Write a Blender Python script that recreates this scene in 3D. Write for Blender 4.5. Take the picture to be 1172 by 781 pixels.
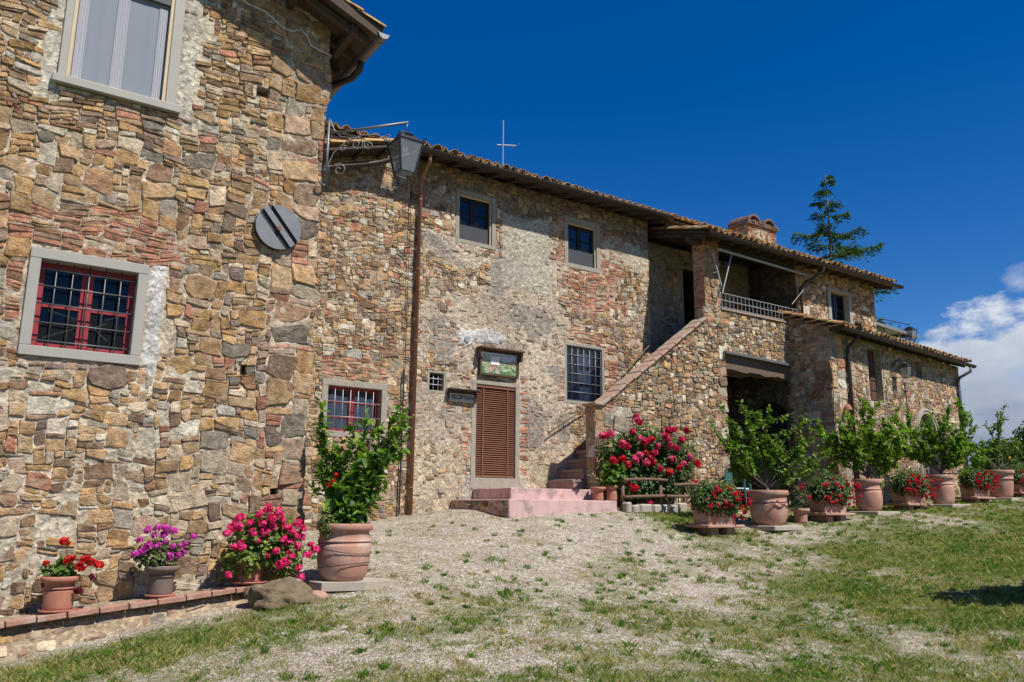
import bpy, math, random
import numpy as np
from mathutils import Vector, Matrix, noise
S = bpy.context.scene
COL = S.collection
for o in list(bpy.data.objects): bpy.data.objects.remove(o)
rad = math.radians

# ------------------------------------------------------------------ camera
# world frame: x runs along the farmhouse facades, y goes into them, z is up
R_ = Vector((0.823697, -0.566973, 0.008071)); U_ = Vector((-0.121469, -0.162531, 0.979198)); F_ = Vector((0.553867, 0.807543, 0.202746))
EYE = Vector((0, 0, 1.6))
cam_d = bpy.data.cameras.new('camera'); cam = bpy.data.objects.new('camera', cam_d); COL.objects.link(cam)
cam.matrix_world = Matrix(((R_.x, U_.x, -F_.x, EYE.x), (R_.y, U_.y, -F_.y, EYE.y), (R_.z, U_.z, -F_.z, EYE.z), (0, 0, 0, 1)))
cam_d.sensor_width = 36; cam_d.lens = 931.47 / 1172 * 36; cam_d.clip_start = .05; cam_d.clip_end = 3000
S.camera = cam

# ------------------------------------------------------------------ light
SUN_AZ, SUN_EL = rad(17), rad(55)            # azimuth from the facade normal towards the right, elevation
sdir = Vector((math.sin(SUN_AZ) * math.cos(SUN_EL), -math.cos(SUN_AZ) * math.cos(SUN_EL), math.sin(SUN_EL)))
sl = bpy.data.lights.new('sun', 'SUN'); sl.energy = 5.0; sl.angle = rad(.53); sl.color = (1, .95, .86)
sun = bpy.data.objects.new('sun', sl); COL.objects.link(sun); sun.rotation_euler = sdir.to_track_quat('Z', 'Y').to_euler(); sun.location = (5, -10, 30)

W = bpy.data.worlds.new('World'); S.world = W; W.use_nodes = True
nt = W.node_tree; nt.nodes.clear()
def N(t, nt=nt, **k):
    n = nt.nodes.new(t)
    for a, b in k.items(): setattr(n, a, b)
    return n
sky = N('ShaderNodeTexSky', sky_type='NISHITA', sun_disc=False); sky.sun_elevation = SUN_EL; sky.sun_rotation = math.atan2(sdir.x, sdir.y)
sky.altitude = 600; sky.air_density = 1.0; sky.dust_density = .15; sky.ozone_density = 3.5
hs = N('ShaderNodeHueSaturation'); hs.inputs['Saturation'].default_value = 1.42; hs.inputs['Value'].default_value = 1.04; hs.inputs['Hue'].default_value = .512
tc = N('ShaderNodeTexCoord'); sep = N('ShaderNodeSeparateXYZ')
def mth(op, a, b=None, c=None, clamp=False, nt=nt):
    n = nt.nodes.new('ShaderNodeMath'); n.operation = op; n.use_clamp = clamp
    for i, v in enumerate((a, b, c)):
        if v is None: continue
        if isinstance(v, (int, float)): n.inputs[i].default_value = v
        else: nt.links.new(v, n.inputs[i])
    return n.outputs[0]
L = nt.links.new
L(tc.outputs['Generated'], sep.inputs[0]); L(sky.outputs[0], hs.inputs['Color'])
az = mth('ARCTAN2', sep.outputs[0], sep.outputs[1]); el = mth('ARCSINE', sep.outputs[2])
comb = N('ShaderNodeCombineXYZ'); L(az, comb.inputs[0]); L(mth('MULTIPLY', el, 1.7), comb.inputs[1]); comb.inputs[2].default_value = 3.7
def wnoise(scale, det, off=(0, 0, 0), rough=.55):
    mp = N('ShaderNodeMapping'); mp.inputs['Location'].default_value = off; L(comb.outputs[0], mp.inputs[0])
    n = N('ShaderNodeTexNoise'); n.inputs['Scale'].default_value = scale; n.inputs['Detail'].default_value = det; n.inputs['Roughness'].default_value = rough
    L(mp.outputs[0], n.inputs['Vector']); return n.outputs['Fac']
n1 = wnoise(7, 9, (0, 0, 0), .6); n2 = wnoise(7, 9, (.035, -.035, 0), .6); n3 = wnoise(2.6, 3, (4, 2, 0))
# cumulus bank low over the horizon to the right of the house
top = mth('ADD', mth('MULTIPLY', mth('SMOOTH_MIN', mth('SUBTRACT', az, rad(58)), rad(7), rad(4)), .75), rad(5.2))   # bank gets taller to the right
hgt = mth('SUBTRACT', mth('ADD', top, rad(1.5)), el)
fld = mth('ADD', mth('MULTIPLY', hgt, 7.0), mth('MULTIPLY', mth('SUBTRACT', n1, .5), 2.0))
fld2 = mth('ADD', mth('MULTIPLY', hgt, 7.0), mth('MULTIPLY', mth('SUBTRACT', n2, .5), 2.0))
inb = mth('MULTIPLY', mth('MULTIPLY_ADD', mth('SUBTRACT', az, rad(55)), 12, 0, True), 1.0)
dens = mth('MULTIPLY', mth('MULTIPLY', mth('MULTIPLY_ADD', fld, 6.5, .35), 1.0, None, True), inb)
dens = mth('MULTIPLY', dens, mth('MULTIPLY_ADD', mth('SUBTRACT', n3, .30), 9, .35, True))
wx_ = mth('SUBTRACT', az, rad(67.6)); wy_ = mth('SUBTRACT', el, rad(13.9)); wd = mth('ADD', mth('MULTIPLY', wx_, wx_), mth('MULTIPLY', mth('MULTIPLY', wy_, wy_), 1.3))
wsp = mth('MULTIPLY_ADD', mth('ADD', mth('MULTIPLY', mth('SUBTRACT', n1, .5), 1.6), mth('MULTIPLY', wd, -480)), 2.4, .42, True)
dens = mth('MAXIMUM', dens, mth('MULTIPLY', wsp, .8))
lit = mth('MULTIPLY_ADD', mth('SUBTRACT', fld, fld2), 1.6, .55, True)
deep = mth('MULTIPLY', mth('MULTIPLY_ADD', fld, -1.35, 1.15), 1, None, True)
shade = mth('MULTIPLY', mth('MULTIPLY_ADD', lit, .55, .45), mth('MULTIPLY_ADD', deep, .75, .25))
cr = N('ShaderNodeMix', data_type='RGBA'); cr.inputs[6].default_value = (1.7, 2.25, 3.5, 1); cr.inputs[7].default_value = (6.6, 7.1, 8.0, 1); L(shade, cr.inputs[0])
mx = N('ShaderNodeMix', data_type='RGBA'); L(dens, mx.inputs[0]); L(hs.outputs[0], mx.inputs[6]); L(cr.outputs[2], mx.inputs[7])
bg = N('ShaderNodeBackground'); bg.inputs['Strength'].default_value = .085; L(mx.outputs[2], bg.inputs[0])
wo = N('ShaderNodeOutputWorld'); L(bg.outputs[0], wo.inputs[0])
S.view_settings.view_transform = 'Standard'; S.view_settings.look = 'None'; S.view_settings.gamma = 1; S.view_settings.exposure = 0.3
S.render.engine = 'CYCLES'
S.render.resolution_x = 1024; S.render.resolution_y = 682

# ------------------------------------------------------------------ materials
MATS = {}
class MatB:
    def __init__(s, name):
        s.m = bpy.data.materials.new(name); s.m.use_nodes = True; s.t = s.m.node_tree; s.t.nodes.clear()
        s.out = s.n('ShaderNodeOutputMaterial'); s.b = s.n('ShaderNodeBsdfPrincipled'); s.l(s.b.outputs[0], s.out.inputs[0]); MATS[name] = s.m
        s.pos = s.n('ShaderNodeNewGeometry').outputs['Position']
    def n(s, t, **k):
        n = s.t.nodes.new(t)
        for a, b in k.items(): setattr(n, a, b)
        return n
    def l(s, a, b): s.t.links.new(a, b)
    def set(s, **k):
        for a, v in k.items():
            i = s.b.inputs[a.replace('_', ' ')]
            if hasattr(v, 'links') or isinstance(v, bpy.types.NodeSocket): s.l(v, i)
            else: i.default_value = v
        return s
    def mth(s, op, a, b=None, c=None, clamp=False): return mth(op, a, b, c, clamp, s.t)
    def noise(s, scale, det=4, rough=.55, vec=None, stretch=None):
        n = s.n('ShaderNodeTexNoise'); n.inputs['Scale'].default_value = scale; n.inputs['Detail'].default_value = det; n.inputs['Roughness'].default_value = rough
        v = vec or s.pos
        if stretch:
            mp = s.n('ShaderNodeMapping'); mp.inputs['Scale'].default_value = stretch; s.l(v, mp.inputs[0]); v = mp.outputs[0]
        s.l(v, n.inputs['Vector']); return n.outputs['Fac']
    def vor(s, scale, feature='F1', out='Distance', rnd=1.0):
        n = s.n('ShaderNodeTexVoronoi', feature=feature); n.inputs['Scale'].default_value = scale; n.inputs['Randomness'].default_value = rnd
        s.l(s.pos, n.inputs['Vector']); return n.outputs[out]
    def ramp(s, f, pts):
        n = s.n('ShaderNodeValToRGB'); e = n.color_ramp.elements
        while len(e) < len(pts): e.new(.5)
        for i, (p, c) in enumerate(pts): e[i].position = p; e[i].color = (*c, 1) if len(c) == 3 else c
        s.l(f, n.inputs[0]); return n.outputs[0]
    def mix(s, f, a, b, mode='MIX'):
        n = s.n('ShaderNodeMix', data_type='RGBA', blend_type=mode)
        for i, v in ((0, f), (6, a), (7, b)):
            if isinstance(v, bpy.types.NodeSocket): s.l(v, n.inputs[i])
            elif i == 0: n.inputs[0].default_value = v
            else: n.inputs[i].default_value = (*v, 1)
        return n.outputs[2]
    def attr(s, name='Col', out='Color'):
        n = s.n('ShaderNodeAttribute', attribute_name=name); return n.outputs[out]
    def bump(s, h, dist=.01, strength=.6, chain=None):
        n = s.n('ShaderNodeBump'); n.inputs['Distance'].default_value = dist; n.inputs['Strength'].default_value = strength; s.l(h, n.inputs['Height'])
        if chain: s.l(chain, n.inputs['Normal'])
        return n.outputs[0]
    def grey(s, f, lo, hi):   # factor map -> grey colour usable for MULTIPLY
        return s.ramp(f, [(0, (lo,) * 3), (1, (hi,) * 3)])

def mat_stone():
    m = MatB('rubble_stone'); c = m.attr()
    a = m.noise(9, 6, .6); b = m.noise(45, 4, .7); d = m.noise(3.1, 3)
    c = m.mix(1, c, m.ramp(a, [(.27, (.45, .40, .35)), (.48, (1, .98, .95)), (.72, (1.55, 1.5, 1.44))]), 'MULTIPLY'); c = m.mix(1, c, m.grey(b, .42, 1.58), 'MULTIPLY')
    wash = m.ramp(m.noise(6.3, 8, .7), [(.53, (0, 0, 0)), (.68, (.62, .62, .62))]); c = m.mix(wash, c, (.51, .43, .33))
    dirt = m.ramp(m.noise(13, 6, .7), [(.58, (0, 0, 0)), (.74, (.6, .6, .6))]); c = m.mix(dirt, c, (.17, .14, .105))
    n = m.bump(m.noise(16, 6, .7), .04, 1); n = m.bump(b, .012, 1, n)
    m.set(Base_Color=c, Roughness=.92, Normal=n); m.b.inputs['Specular IOR Level'].default_value = .15
def mat_mortar():
    m = MatB('lime_mortar'); c = m.attr()
    v = m.vor(26, 'F1', 'Color'); vd = m.vor(26)
    pb = m.n('ShaderNodeSeparateColor'); m.l(v, pb.inputs[0])
    peb = m.ramp(pb.outputs[0], [(0, (.55, .5, .46)), (.4, (.85, .84, .8)), (.75, (1.1, 1.08, 1.0)), (1, (1.45, 1.4, 1.3))])
    c = m.mix(.75, c, peb, 'MULTIPLY')
    c = m.mix(1, c, m.grey(m.noise(5, 7, .65), .45, 1.55), 'MULTIPLY'); c = m.mix(1, c, m.grey(m.noise(60, 3, .7), .62, 1.4), 'MULTIPLY')
    sp = m.ramp(m.noise(38, 5, .75), [(.53, (1, 1, 1)), (.64, (.38, .35, .32))]); c = m.mix(m.ramp(m.noise(1.7, 5, .6), [(.42, (.15,) * 3), (.6, (1,) * 3)]), c, m.mix(1, c, sp, 'MULTIPLY'))
    n = m.bump(m.noise(22, 7, .75), .016, .9); n = m.bump(vd, .008, .6, n)
    m.set(Base_Color=c, Roughness=.95, Normal=n); m.b.inputs['Specular IOR Level'].default_value = .1
def mat_tile():
    m = MatB('roof_tile'); c = m.attr()
    c = m.mix(1, c, m.grey(m.noise(14, 5, .6), .5, 1.4), 'MULTIPLY')
    li = m.ramp(m.noise(9, 6, .7), [(.47, (0, 0, 0)), (.58, (.9,) * 3)]); c = m.mix(li, c, (.50, .31, .07))
    gr = m.ramp(m.noise(21, 5, .7), [(.55, (0, 0, 0)), (.68, (.8,) * 3)]); c = m.mix(gr, c, (.12, .11, .09))
    m.set(Base_Color=c, Roughness=.93, Normal=m.bump(m.noise(50, 4, .7), .006, .8))
def simple(name, col, rough=.7, var=.25, scale=12, bump=.003, bscale=40, metallic=0, spec=.4, stretch=None, stain=None, stain_t=.55):
    m = MatB(name); c = m.mix(1, tuple(col), m.grey(m.noise(scale, 5, .6, None, stretch), 1 - var, 1 + var), 'MULTIPLY')
    if stain: c = m.mix(m.ramp(m.noise(scale * .6, 6, .7), [(stain_t, (0, 0, 0)), (stain_t + .12, (.85,) * 3)]), c, stain)
    m.set(Base_Color=c, Roughness=rough, Metallic=metallic); m.b.inputs['Specular IOR Level'].default_value = spec
    if bump: m.set(Normal=m.bump(m.noise(bscale, 4, .65, None, stretch), bump, .8))
    return m
def leafmat(name, rough=.5, trans=.35, spec=.35):
    m = MatB(name); c = m.mix(1, m.attr(), m.grey(m.noise(30, 2), .8, 1.2), 'MULTIPLY')
    m.set(Base_Color=c, Roughness=rough); m.b.inputs['Specular IOR Level'].default_value = spec
    tr = m.n('ShaderNodeBsdfTranslucent'); m.l(m.mix(1, c, (1.2, 1.5, .55), 'MULTIPLY'), tr.inputs[0])
    mx = m.n('ShaderNodeMixShader'); mx.inputs[0].default_value = trans; m.l(m.b.outputs[0], mx.inputs[1]); m.l(tr.outputs[0], mx.inputs[2]); m.l(mx.outputs[0], m.out.inputs[0])
def petalmat(name):
    m = MatB(name); c = m.attr(); m.set(Base_Color=c, Roughness=.6); m.b.inputs['Specular IOR Level'].default_value = .2
    tr = m.n('ShaderNodeBsdfTranslucent'); m.l(c, tr.inputs[0]); mx = m.n('ShaderNodeMixShader'); mx.inputs[0].default_value = .3
    m.l(m.b.outputs[0], mx.inputs[1]); m.l(tr.outputs[0], mx.inputs[2]); m.l(mx.outputs[0], m.out.inputs[0])
def mat_glass():
    m = MatB('window_glass'); t = m.n('ShaderNodeBsdfTransparent'); t.inputs[0].default_value = (.85, .88, .88, 1)
    g = m.n('ShaderNodeBsdfGlossy'); g.inputs['Roughness'].default_value = .03; g.inputs['Color'].default_value = (1, 1, 1, 1)
    m.l(m.bump(m.noise(2.2, 2), .01, .35), g.inputs['Normal'])
    f = m.n('ShaderNodeFresnel'); f.inputs['IOR'].default_value = 1.3
    mx = m.n('ShaderNodeMixShader'); m.l(f.outputs[0], mx.inputs[0]); m.l(t.outputs[0], mx.inputs[1]); m.l(g.outputs[0], mx.inputs[2]); m.l(mx.outputs[0], m.out.inputs[0])
def mat_reflection_grey():
    m = MatB('reflection_grey_glass'); g = MATS['window_glass']; t = m.n('ShaderNodeBsdfTransparent'); t.inputs[0].default_value = (.8, .84, .84, 1); gl = m.n('ShaderNodeBsdfGlossy'); gl.inputs['Roughness'].default_value = .12
    d = m.n('ShaderNodeBsdfDiffuse'); d.inputs[0].default_value = (.45, .5, .52, 1); a = m.n('ShaderNodeMixShader'); a.inputs[0].default_value = .22; m.l(t.outputs[0], a.inputs[1]); m.l(d.outputs[0], a.inputs[2])  # grey diffuse share stands in for sky reflection on the lantern glass
    b = m.n('ShaderNodeMixShader'); b.inputs[0].default_value = .14; m.l(a.outputs[0], b.inputs[1]); m.l(gl.outputs[0], b.inputs[2]); m.l(b.outputs[0], m.out.inputs[0])
def mat_ground():
    m = MatB('gravel_ground')
    g = m.attr('grass', 'Fac')
    v = m.vor(58, 'F1', 'Color'); sc = m.n('ShaderNodeSeparateColor'); m.l(v, sc.inputs[0])
    peb = m.ramp(sc.outputs[0], [(0, (.19, .155, .12)), (.25, (.30, .26, .22)), (.55, (.395, .355, .31)), (.8, (.50, .44, .365)), (1, (.64, .60, .54))])
    big = m.vor(24, 'F1', 'Color'); s2 = m.n('ShaderNodeSeparateColor'); m.l(big, s2.inputs[0])
    peb = m.mix(1, peb, m.ramp(s2.outputs[1], [(0, (.72, .68, .6)), (1, (1.15, 1.15, 1.15))]), 'MULTIPLY')
    peb = m.mix(1, peb, m.grey(m.noise(1.3, 6, .65), .62, 1.38), 'MULTIPLY')
    soil = m.ramp(m.noise(7, 7, .7), [(.3, (.13, .09, .055)), (.5, (.24, .18, .11)), (.72, (.36, .28, .17))])
    grs = m.ramp(m.noise(17, 6, .7), [(.3, (.055, .075, .02)), (.55, (.12, .14, .04)), (.75, (.26, .22, .10))])
    c = m.mix(m.ramp(m.noise(2.1, 7, .7), [(.5, (0, 0, 0)), (.68, (.75,) * 3)]), peb, soil)
    gf = m.mth('MULTIPLY_ADD', m.mth('ADD', g, m.mth('MULTIPLY', m.mth('SUBTRACT', m.noise(6, 6, .7), .5), 1.1)), 1.6, -.35, True)
    c = m.mix(gf, c, grs)
    n = m.bump(m.vor(58), .014, .8); n = m.bump(m.noise(25, 5, .7), .02, .7, n)
    m.set(Base_Color=c, Roughness=.95, Normal=n); m.b.inputs['Specular IOR Level'].default_value = .1
mat_stone(); mat_mortar(); mat_tile(); mat_glass(); mat_reflection_grey(); mat_ground()
leafmat('leaf'); leafmat('leaf_matt', .75, .3, .1); leafmat('conifer', .8, .15, .1); leafmat('grass_blade', .7, .35, .1); petalmat('petal')
simple('grey_stone_trim', (.31, .28, .225), .9, .35, 7, .006, 60)
simple('grey_frame', (.33, .315, .28), .6, .1, 5, .002, 60)
simple('plain_render', (.36, .30, .22), .95, .3, 4, .01, 30)
simple('bare_wood', (.55, .43, .27), .65, .18, 9, .002, 50, stretch=(6, 6, 1))
simple('red_paint', (.27, .028, .033), .5, .25, 20, .001, 60)
simple('iron_grille', (.13, .135, .14), .5, .2, 20, .001, 60, metallic=.6)
simple('dark_iron', (.045, .045, .05), .45, .3, 20, .001, 60, metallic=.6)
simple('pale_iron', (.36, .36, .37), .5, .15, 20, .001, 60, metallic=.5)
simple('zinc', (.19, .195, .20), .5, .2, 6, .002, 20, metallic=.55)
simple('brown_gutter', (.055, .038, .03), .45, .3, 9, .002, 30, metallic=.3)
simple('copper_pipe', (.30, .15, .09), .5, .25, 6, .002, 30, metallic=.2)
simple('blind_wood', (.21, .085, .048), .55, .25, 30, .001, 80)
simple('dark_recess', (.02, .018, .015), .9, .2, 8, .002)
simple('old_timber', (.15, .10, .068), .85, .45, 5, .02, 14, stretch=(1, 6, 8))
simple('roof_boards', (.07, .05, .035), .85, .4, 5, .006, 18)
simple('terracotta', (.38, .155, .10), .85, .3, 6, .003, 45, stain=(.5, .33, .24), stain_t=.6)
simple('pale_terracotta', (.40, .205, .15), .88, .3, 5, .004, 45, stain=(.42, .31, .25), stain_t=.49)
simple('weathered_clay', (.17, .125, .105), .85, .3, 7, .004, 45)
simple('pink_concrete', (.56, .37, .35), .92, .3, 4.5, .008, 50, stain=(.28, .22, .20), stain_t=.5, stretch=(1.6, 1.6, .5))
simple('step_concrete', (.27, .20, .17), .92, .3, 5, .008, 40, stain=(.11, .09, .07), stain_t=.5)
simple('log_rail', (.15, .09, .06), .85, .45, 7, .02, 16)
simple('dull_pink', (.36, .215, .20), .92, .25, 5, .006, 50, stain=(.2, .15, .13), stain_t=.52)
simple('chimney_clay', (.17, .10, .075), .9, .4, 8, .01, 40, stain=(.10, .08, .06), stain_t=.5)
simple('rock', (.17, .125, .075), .95, .55, 8, .06, 14, stain=(.42, .40, .33), stain_t=.60)
simple('slab_stone', (.37, .32, .26), .92, .25, 6, .01, 25)
simple('curtain', (.80, .80, .86), .9, .1, 9, .002)
simple('lace_curtain', (.36, .36, .40), .9, .3, 40, .002, stretch=(6, 6, 1))
simple('insect_screen', (.19, .22, .26), .7, .08, 3, 0)
simple('dark_screen', (.05, .055, .065), .8, .15, 3, 0)
simple('old_plate', (.46, .42, .38), .7, .2, 9, 0)
simple('white_plate', (.75, .75, .72), .6, .08, 9, 0)
simple('black_paint', (.012, .012, .014), .6, .1, 9, 0)
simple('green_plastic', (.05, .16, .14), .4, .1, 9, 0)
simple('bark', (.16, .13, .10), .9, .35, 18, .006, 50)
simple('green_stem', (.10, .12, .045), .7, .3, 18, .001, 50)
simple('soil', (.07, .05, .035), .95, .4, 20, .01, 40)
simple('white_lime', (.72, .72, .74), .9, .12, 10, .01, 30)
simple('brick', (.36, .19, .14), .9, .4, 8, .012, 40, stain=(.42, .33, .26), stain_t=.50)
simple('coping_brick', (.38, .235, .175), .92, .35, 5, .012, 35, stain=(.36, .31, .24), stain_t=.46)
simple('cable', (.5, .5, .5), .6, .1)
simple('dark_shutter', (.10, .045, .03), .7, .3, 14, .002, 50)
simple('red_jamb', (.42, .07, .035), .7, .2, 20, .001, 60)
simple('bulb_glass', (.8, .8, .8), .15, .02, spec=.6)
simple('hill_green', (.045, .075, .022), .95, .45, .08, .3, .5)
simple('solar_glass', (.02, .03, .06), .12, .1, spec=.8)
m = MatB('painted_scene'); m.set(Base_Color=m.attr(), Roughness=.45)
m = MatB('brown_blossom'); m.set(Base_Color=m.attr(), Roughness=.8)

# ------------------------------------------------------------------ mesh helpers
ORG = {}
class MB:
    def __init__(s): s.v = []; s.f = []; s.m = []; s.c = []; s.cc = (1, 1, 1)
    def add(s, vs, fs, mi=0, col=None):
        b = len(s.v); s.v += [tuple(v) for v in vs]; s.c += [col or s.cc] * len(vs)
        s.f += [tuple(b + i for i in f) for f in fs]; s.m += [mi] * len(fs); return s
    def box(s, x0, x1, y0, y1, z0, z1, mi=0, col=None, T=None, ch=0):
        if ch:
            c = min(ch, (x1 - x0) * .45, (y1 - y0) * .45, (z1 - z0) * .45)
            vs = []
            for sx, X in ((1, x0), (-1, x1)):
                for sy, Y in ((1, y0), (-1, y1)):
                    for sz, Z in ((1, z0), (-1, z1)):
                        vs += [(X, Y + sy * c, Z + sz * c), (X + sx * c, Y, Z + sz * c), (X + sx * c, Y + sy * c, Z)]
            if T: vs = [T @ Vector(v) for v in vs]
            I = lambda a, b, c_, k: (a * 4 + b * 2 + c_) * 3 + k
            fs = []
            for a in (0, 1): fs.append([I(a, 0, 0, 0), I(a, 0, 1, 0), I(a, 1, 1, 0), I(a, 1, 0, 0)][::1 if a == 0 else -1])
            for b in (0, 1): fs.append([I(0, b, 0, 1), I(1, b, 0, 1), I(1, b, 1, 1), I(0, b, 1, 1)][::1 if b == 0 else -1])
            for c2 in (0, 1): fs.append([I(0, 0, c2, 2), I(0, 1, c2, 2), I(1, 1, c2, 2), I(1, 0, c2, 2)][::1 if c2 == 0 else -1])
            for a in (0, 1):
                for b in (0, 1): fs.append([I(a, b, 0, 0), I(a, b, 0, 1), I(a, b, 1, 1), I(a, b, 1, 0)])
            for a in (0, 1):
                for c2 in (0, 1): fs.append([I(a, 0, c2, 0), I(a, 0, c2, 2), I(a, 1, c2, 2), I(a, 1, c2, 0)])
            for b in (0, 1):
                for c2 in (0, 1): fs.append([I(0, b, c2, 1), I(0, b, c2, 2), I(1, b, c2, 2), I(1, b, c2, 1)])
            for a in (0, 1):
                for b in (0, 1):
                    for c2 in (0, 1): fs.append([I(a, b, c2, 0), I(a, b, c2, 1), I(a, b, c2, 2)])
            return s.add(vs, fs, mi, col)
        vs = [(x, y, z) for x in (x0, x1) for y in (y0, y1) for z in (z0, z1)]
        if T: vs = [T @ Vector(v) for v in vs]
        return s.add(vs, [(0, 1, 3, 2), (4, 6, 7, 5), (0, 4, 5, 1), (2, 3, 7, 6), (0, 2, 6, 4), (1, 5, 7, 3)], mi, col)
    def prism(s, pts, y0, y1, mi=0, col=None, ax='y'):     # polygon in (x,z) extruded along y
        n = len(pts); P = (lambda a, b, d: (a, d, b)) if ax == 'y' else ((lambda a, b, d: (d, a, b)) if ax == 'x' else (lambda a, b, d: (a, b, d)))
        vs = [P(a, b, y0) for a, b in pts] + [P(a, b, y1) for a, b in pts]
        fs = [tuple(range(n)), tuple(range(2 * n - 1, n - 1, -1))] + [(i, i + n, (i + 1) % n + n, (i + 1) % n) for i in range(n)]
        return s.add(vs, fs, mi, col)
    def tube(s, pts, r, seg=8, mi=0, col=None, cap=True, arc=None):
        pts = [Vector(p) for p in pts]; n = len(pts); rs = r if isinstance(r, (list, tuple)) else [r] * n
        vs = []; ref = None
        for i, p in enumerate(pts):
            t = (pts[min(i + 1, n - 1)] - pts[max(i - 1, 0)]).normalized()
            if ref is None: ref = Vector((0, 0, 1)) if abs(t.z) < .9 else Vector((1, 0, 0))
            a = t.cross(ref); a = a.normalized() if a.length > 1e-4 else Vector((1, 0, 0)); b = a.cross(t).normalized(); ref = b
            for k in range(seg):
                th = 2 * math.pi * k / seg; vs.append(p + (a * math.cos(th) + b * math.sin(th)) * rs[i])
        fs = [(i * seg + k, i * seg + (k + 1) % seg, (i + 1) * seg + (k + 1) % seg, (i + 1) * seg + k) for i in range(n - 1) for k in range(seg)]
        if cap: fs += [tuple(range(seg))[::-1], tuple((n - 1) * seg + k for k in range(seg))]
        return s.add(vs, fs, mi, col)
    def lathe(s, prof, c, seg=28, mi=0, col=None, wob=0, scale=(1, 1)):
        vs = []; n = len(prof)
        for i, (r, z) in enumerate(prof):
            for k in range(seg):
                th = 2 * math.pi * k / seg; rr = r * (1 + wob * math.sin(th * 2 + i * .3))
                vs.append((c[0] + rr * math.cos(th) * scale[0], c[1] + rr * math.sin(th) * scale[1], c[2] + z))
        fs = [(i * seg + k, i * seg + (k + 1) % seg, (i + 1) * seg + (k + 1) % seg, (i + 1) * seg + k) for i in range(n - 1) for k in range(seg)]
        if prof[0][0] > .001: fs.append(tuple(range(seg))[::-1])
        if prof[-1][0] > .001: fs.append(tuple((n - 1) * seg + k for k in range(seg)))
        return s.add(vs, fs, mi, col)
    def build(s, name, mats, parent=None, smooth=False, T=None, label=None):
        me = bpy.data.meshes.new(name)
        org = Vector((0, 0, 0))
        if parent is not None: org = ORG.get(parent.name, Vector((0, 0, 0)))
        vs = [(v[0] - org.x, v[1] - org.y, v[2] - org.z) for v in s.v]
        me.from_pydata(vs, [], s.f)
        for mm in (mats if isinstance(mats, (list, tuple)) else [mats]): me.materials.append(MATS[mm])
        me.polygons.foreach_set('material_index', s.m)
        a = me.attributes.new('Col', 'FLOAT_COLOR', 'POINT')
        cc = np.ones((len(s.v), 4), 'f'); cc[:, :3] = np.array(s.c, 'f') if s.c else 1; a.data.foreach_set('color', cc.ravel())
        if smooth: me.polygons.foreach_set('use_smooth', [True] * len(s.f))
        me.update()
        return link(name, me, parent, org, label)
def link(name, me, parent, org, label=None):
    o = bpy.data.objects.new(name, me); COL.objects.link(o)
    if parent is not None: o.parent = parent; ORG[o.name] = org
    else: ORG[o.name] = Vector((0, 0, 0))
    if label: o['label'] = label
    return o
def npmesh(name, V, Fq, cols, mat, parent=None, smooth=False, attr='Col'):
    """V (n,3), Fq (m,k) faces, cols (n,3)"""
    me = bpy.data.meshes.new(name); org = ORG.get(parent.name, Vector()) if parent is not None else Vector()
    V = np.asarray(V, 'f') - np.array(org[:], 'f'); Fq = np.asarray(Fq, 'i')
    me.vertices.add(len(V)); me.vertices.foreach_set('co', V.ravel())
    k = Fq.shape[1]; me.loops.add(Fq.size); me.loops.foreach_set('vertex_index', Fq.ravel())
    me.polygons.add(len(Fq)); me.polygons.foreach_set('loop_start', np.arange(0, Fq.size, k, dtype='i'))
    if smooth: me.polygons.foreach_set('use_smooth', np.ones(len(Fq), bool))
    me.update(calc_edges=True); me.validate()
    a = me.attributes.new('Col', 'FLOAT_COLOR', 'POINT'); cc = np.ones((len(V), 4), 'f'); cc[:, :3] = cols; a.data.foreach_set('color', cc.ravel())
    me.materials.append(MATS[mat])
    return link(name, me, parent, org)
def thing(name, label, cat, loc=(0, 0, 0), rotz=0, group=None, local=False):
    o = bpy.data.objects.new(name, None); COL.objects.link(o); o.empty_display_size = .2
    o.location = loc; o.rotation_euler = (0, 0, rotz); o['label'] = label; o['category'] = cat; o['kind'] = 'thing'
    if group: o['group'] = group
    ORG[o.name] = Vector((0, 0, 0)) if local else Vector(loc)
    return o
def tag(o, label, cat, group=None):
    o['label'] = label; o['category'] = cat; o['kind'] = 'thing'
    if group: o['group'] = group
    return o
def recenter(o):
    """put the origin of a single-mesh thing at its base"""
    me = o.data; n = len(me.vertices); a = np.empty(n * 3, 'f'); me.vertices.foreach_get('co', a); a = a.reshape(-1, 3)
    c = np.array([(a[:, 0].min() + a[:, 0].max()) / 2, (a[:, 1].min() + a[:, 1].max()) / 2, a[:, 2].min()], 'f')
    me.vertices.foreach_set('co', (a - c).ravel()); me.update(); o.location = [float(q) for q in c]; return o
def copy_tree(o, parent=None):
    c = o.copy(); COL.objects.link(c)
    if parent is not None: c.parent = parent
    for ch in list(o.children): copy_tree(ch, c)
    return c

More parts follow.
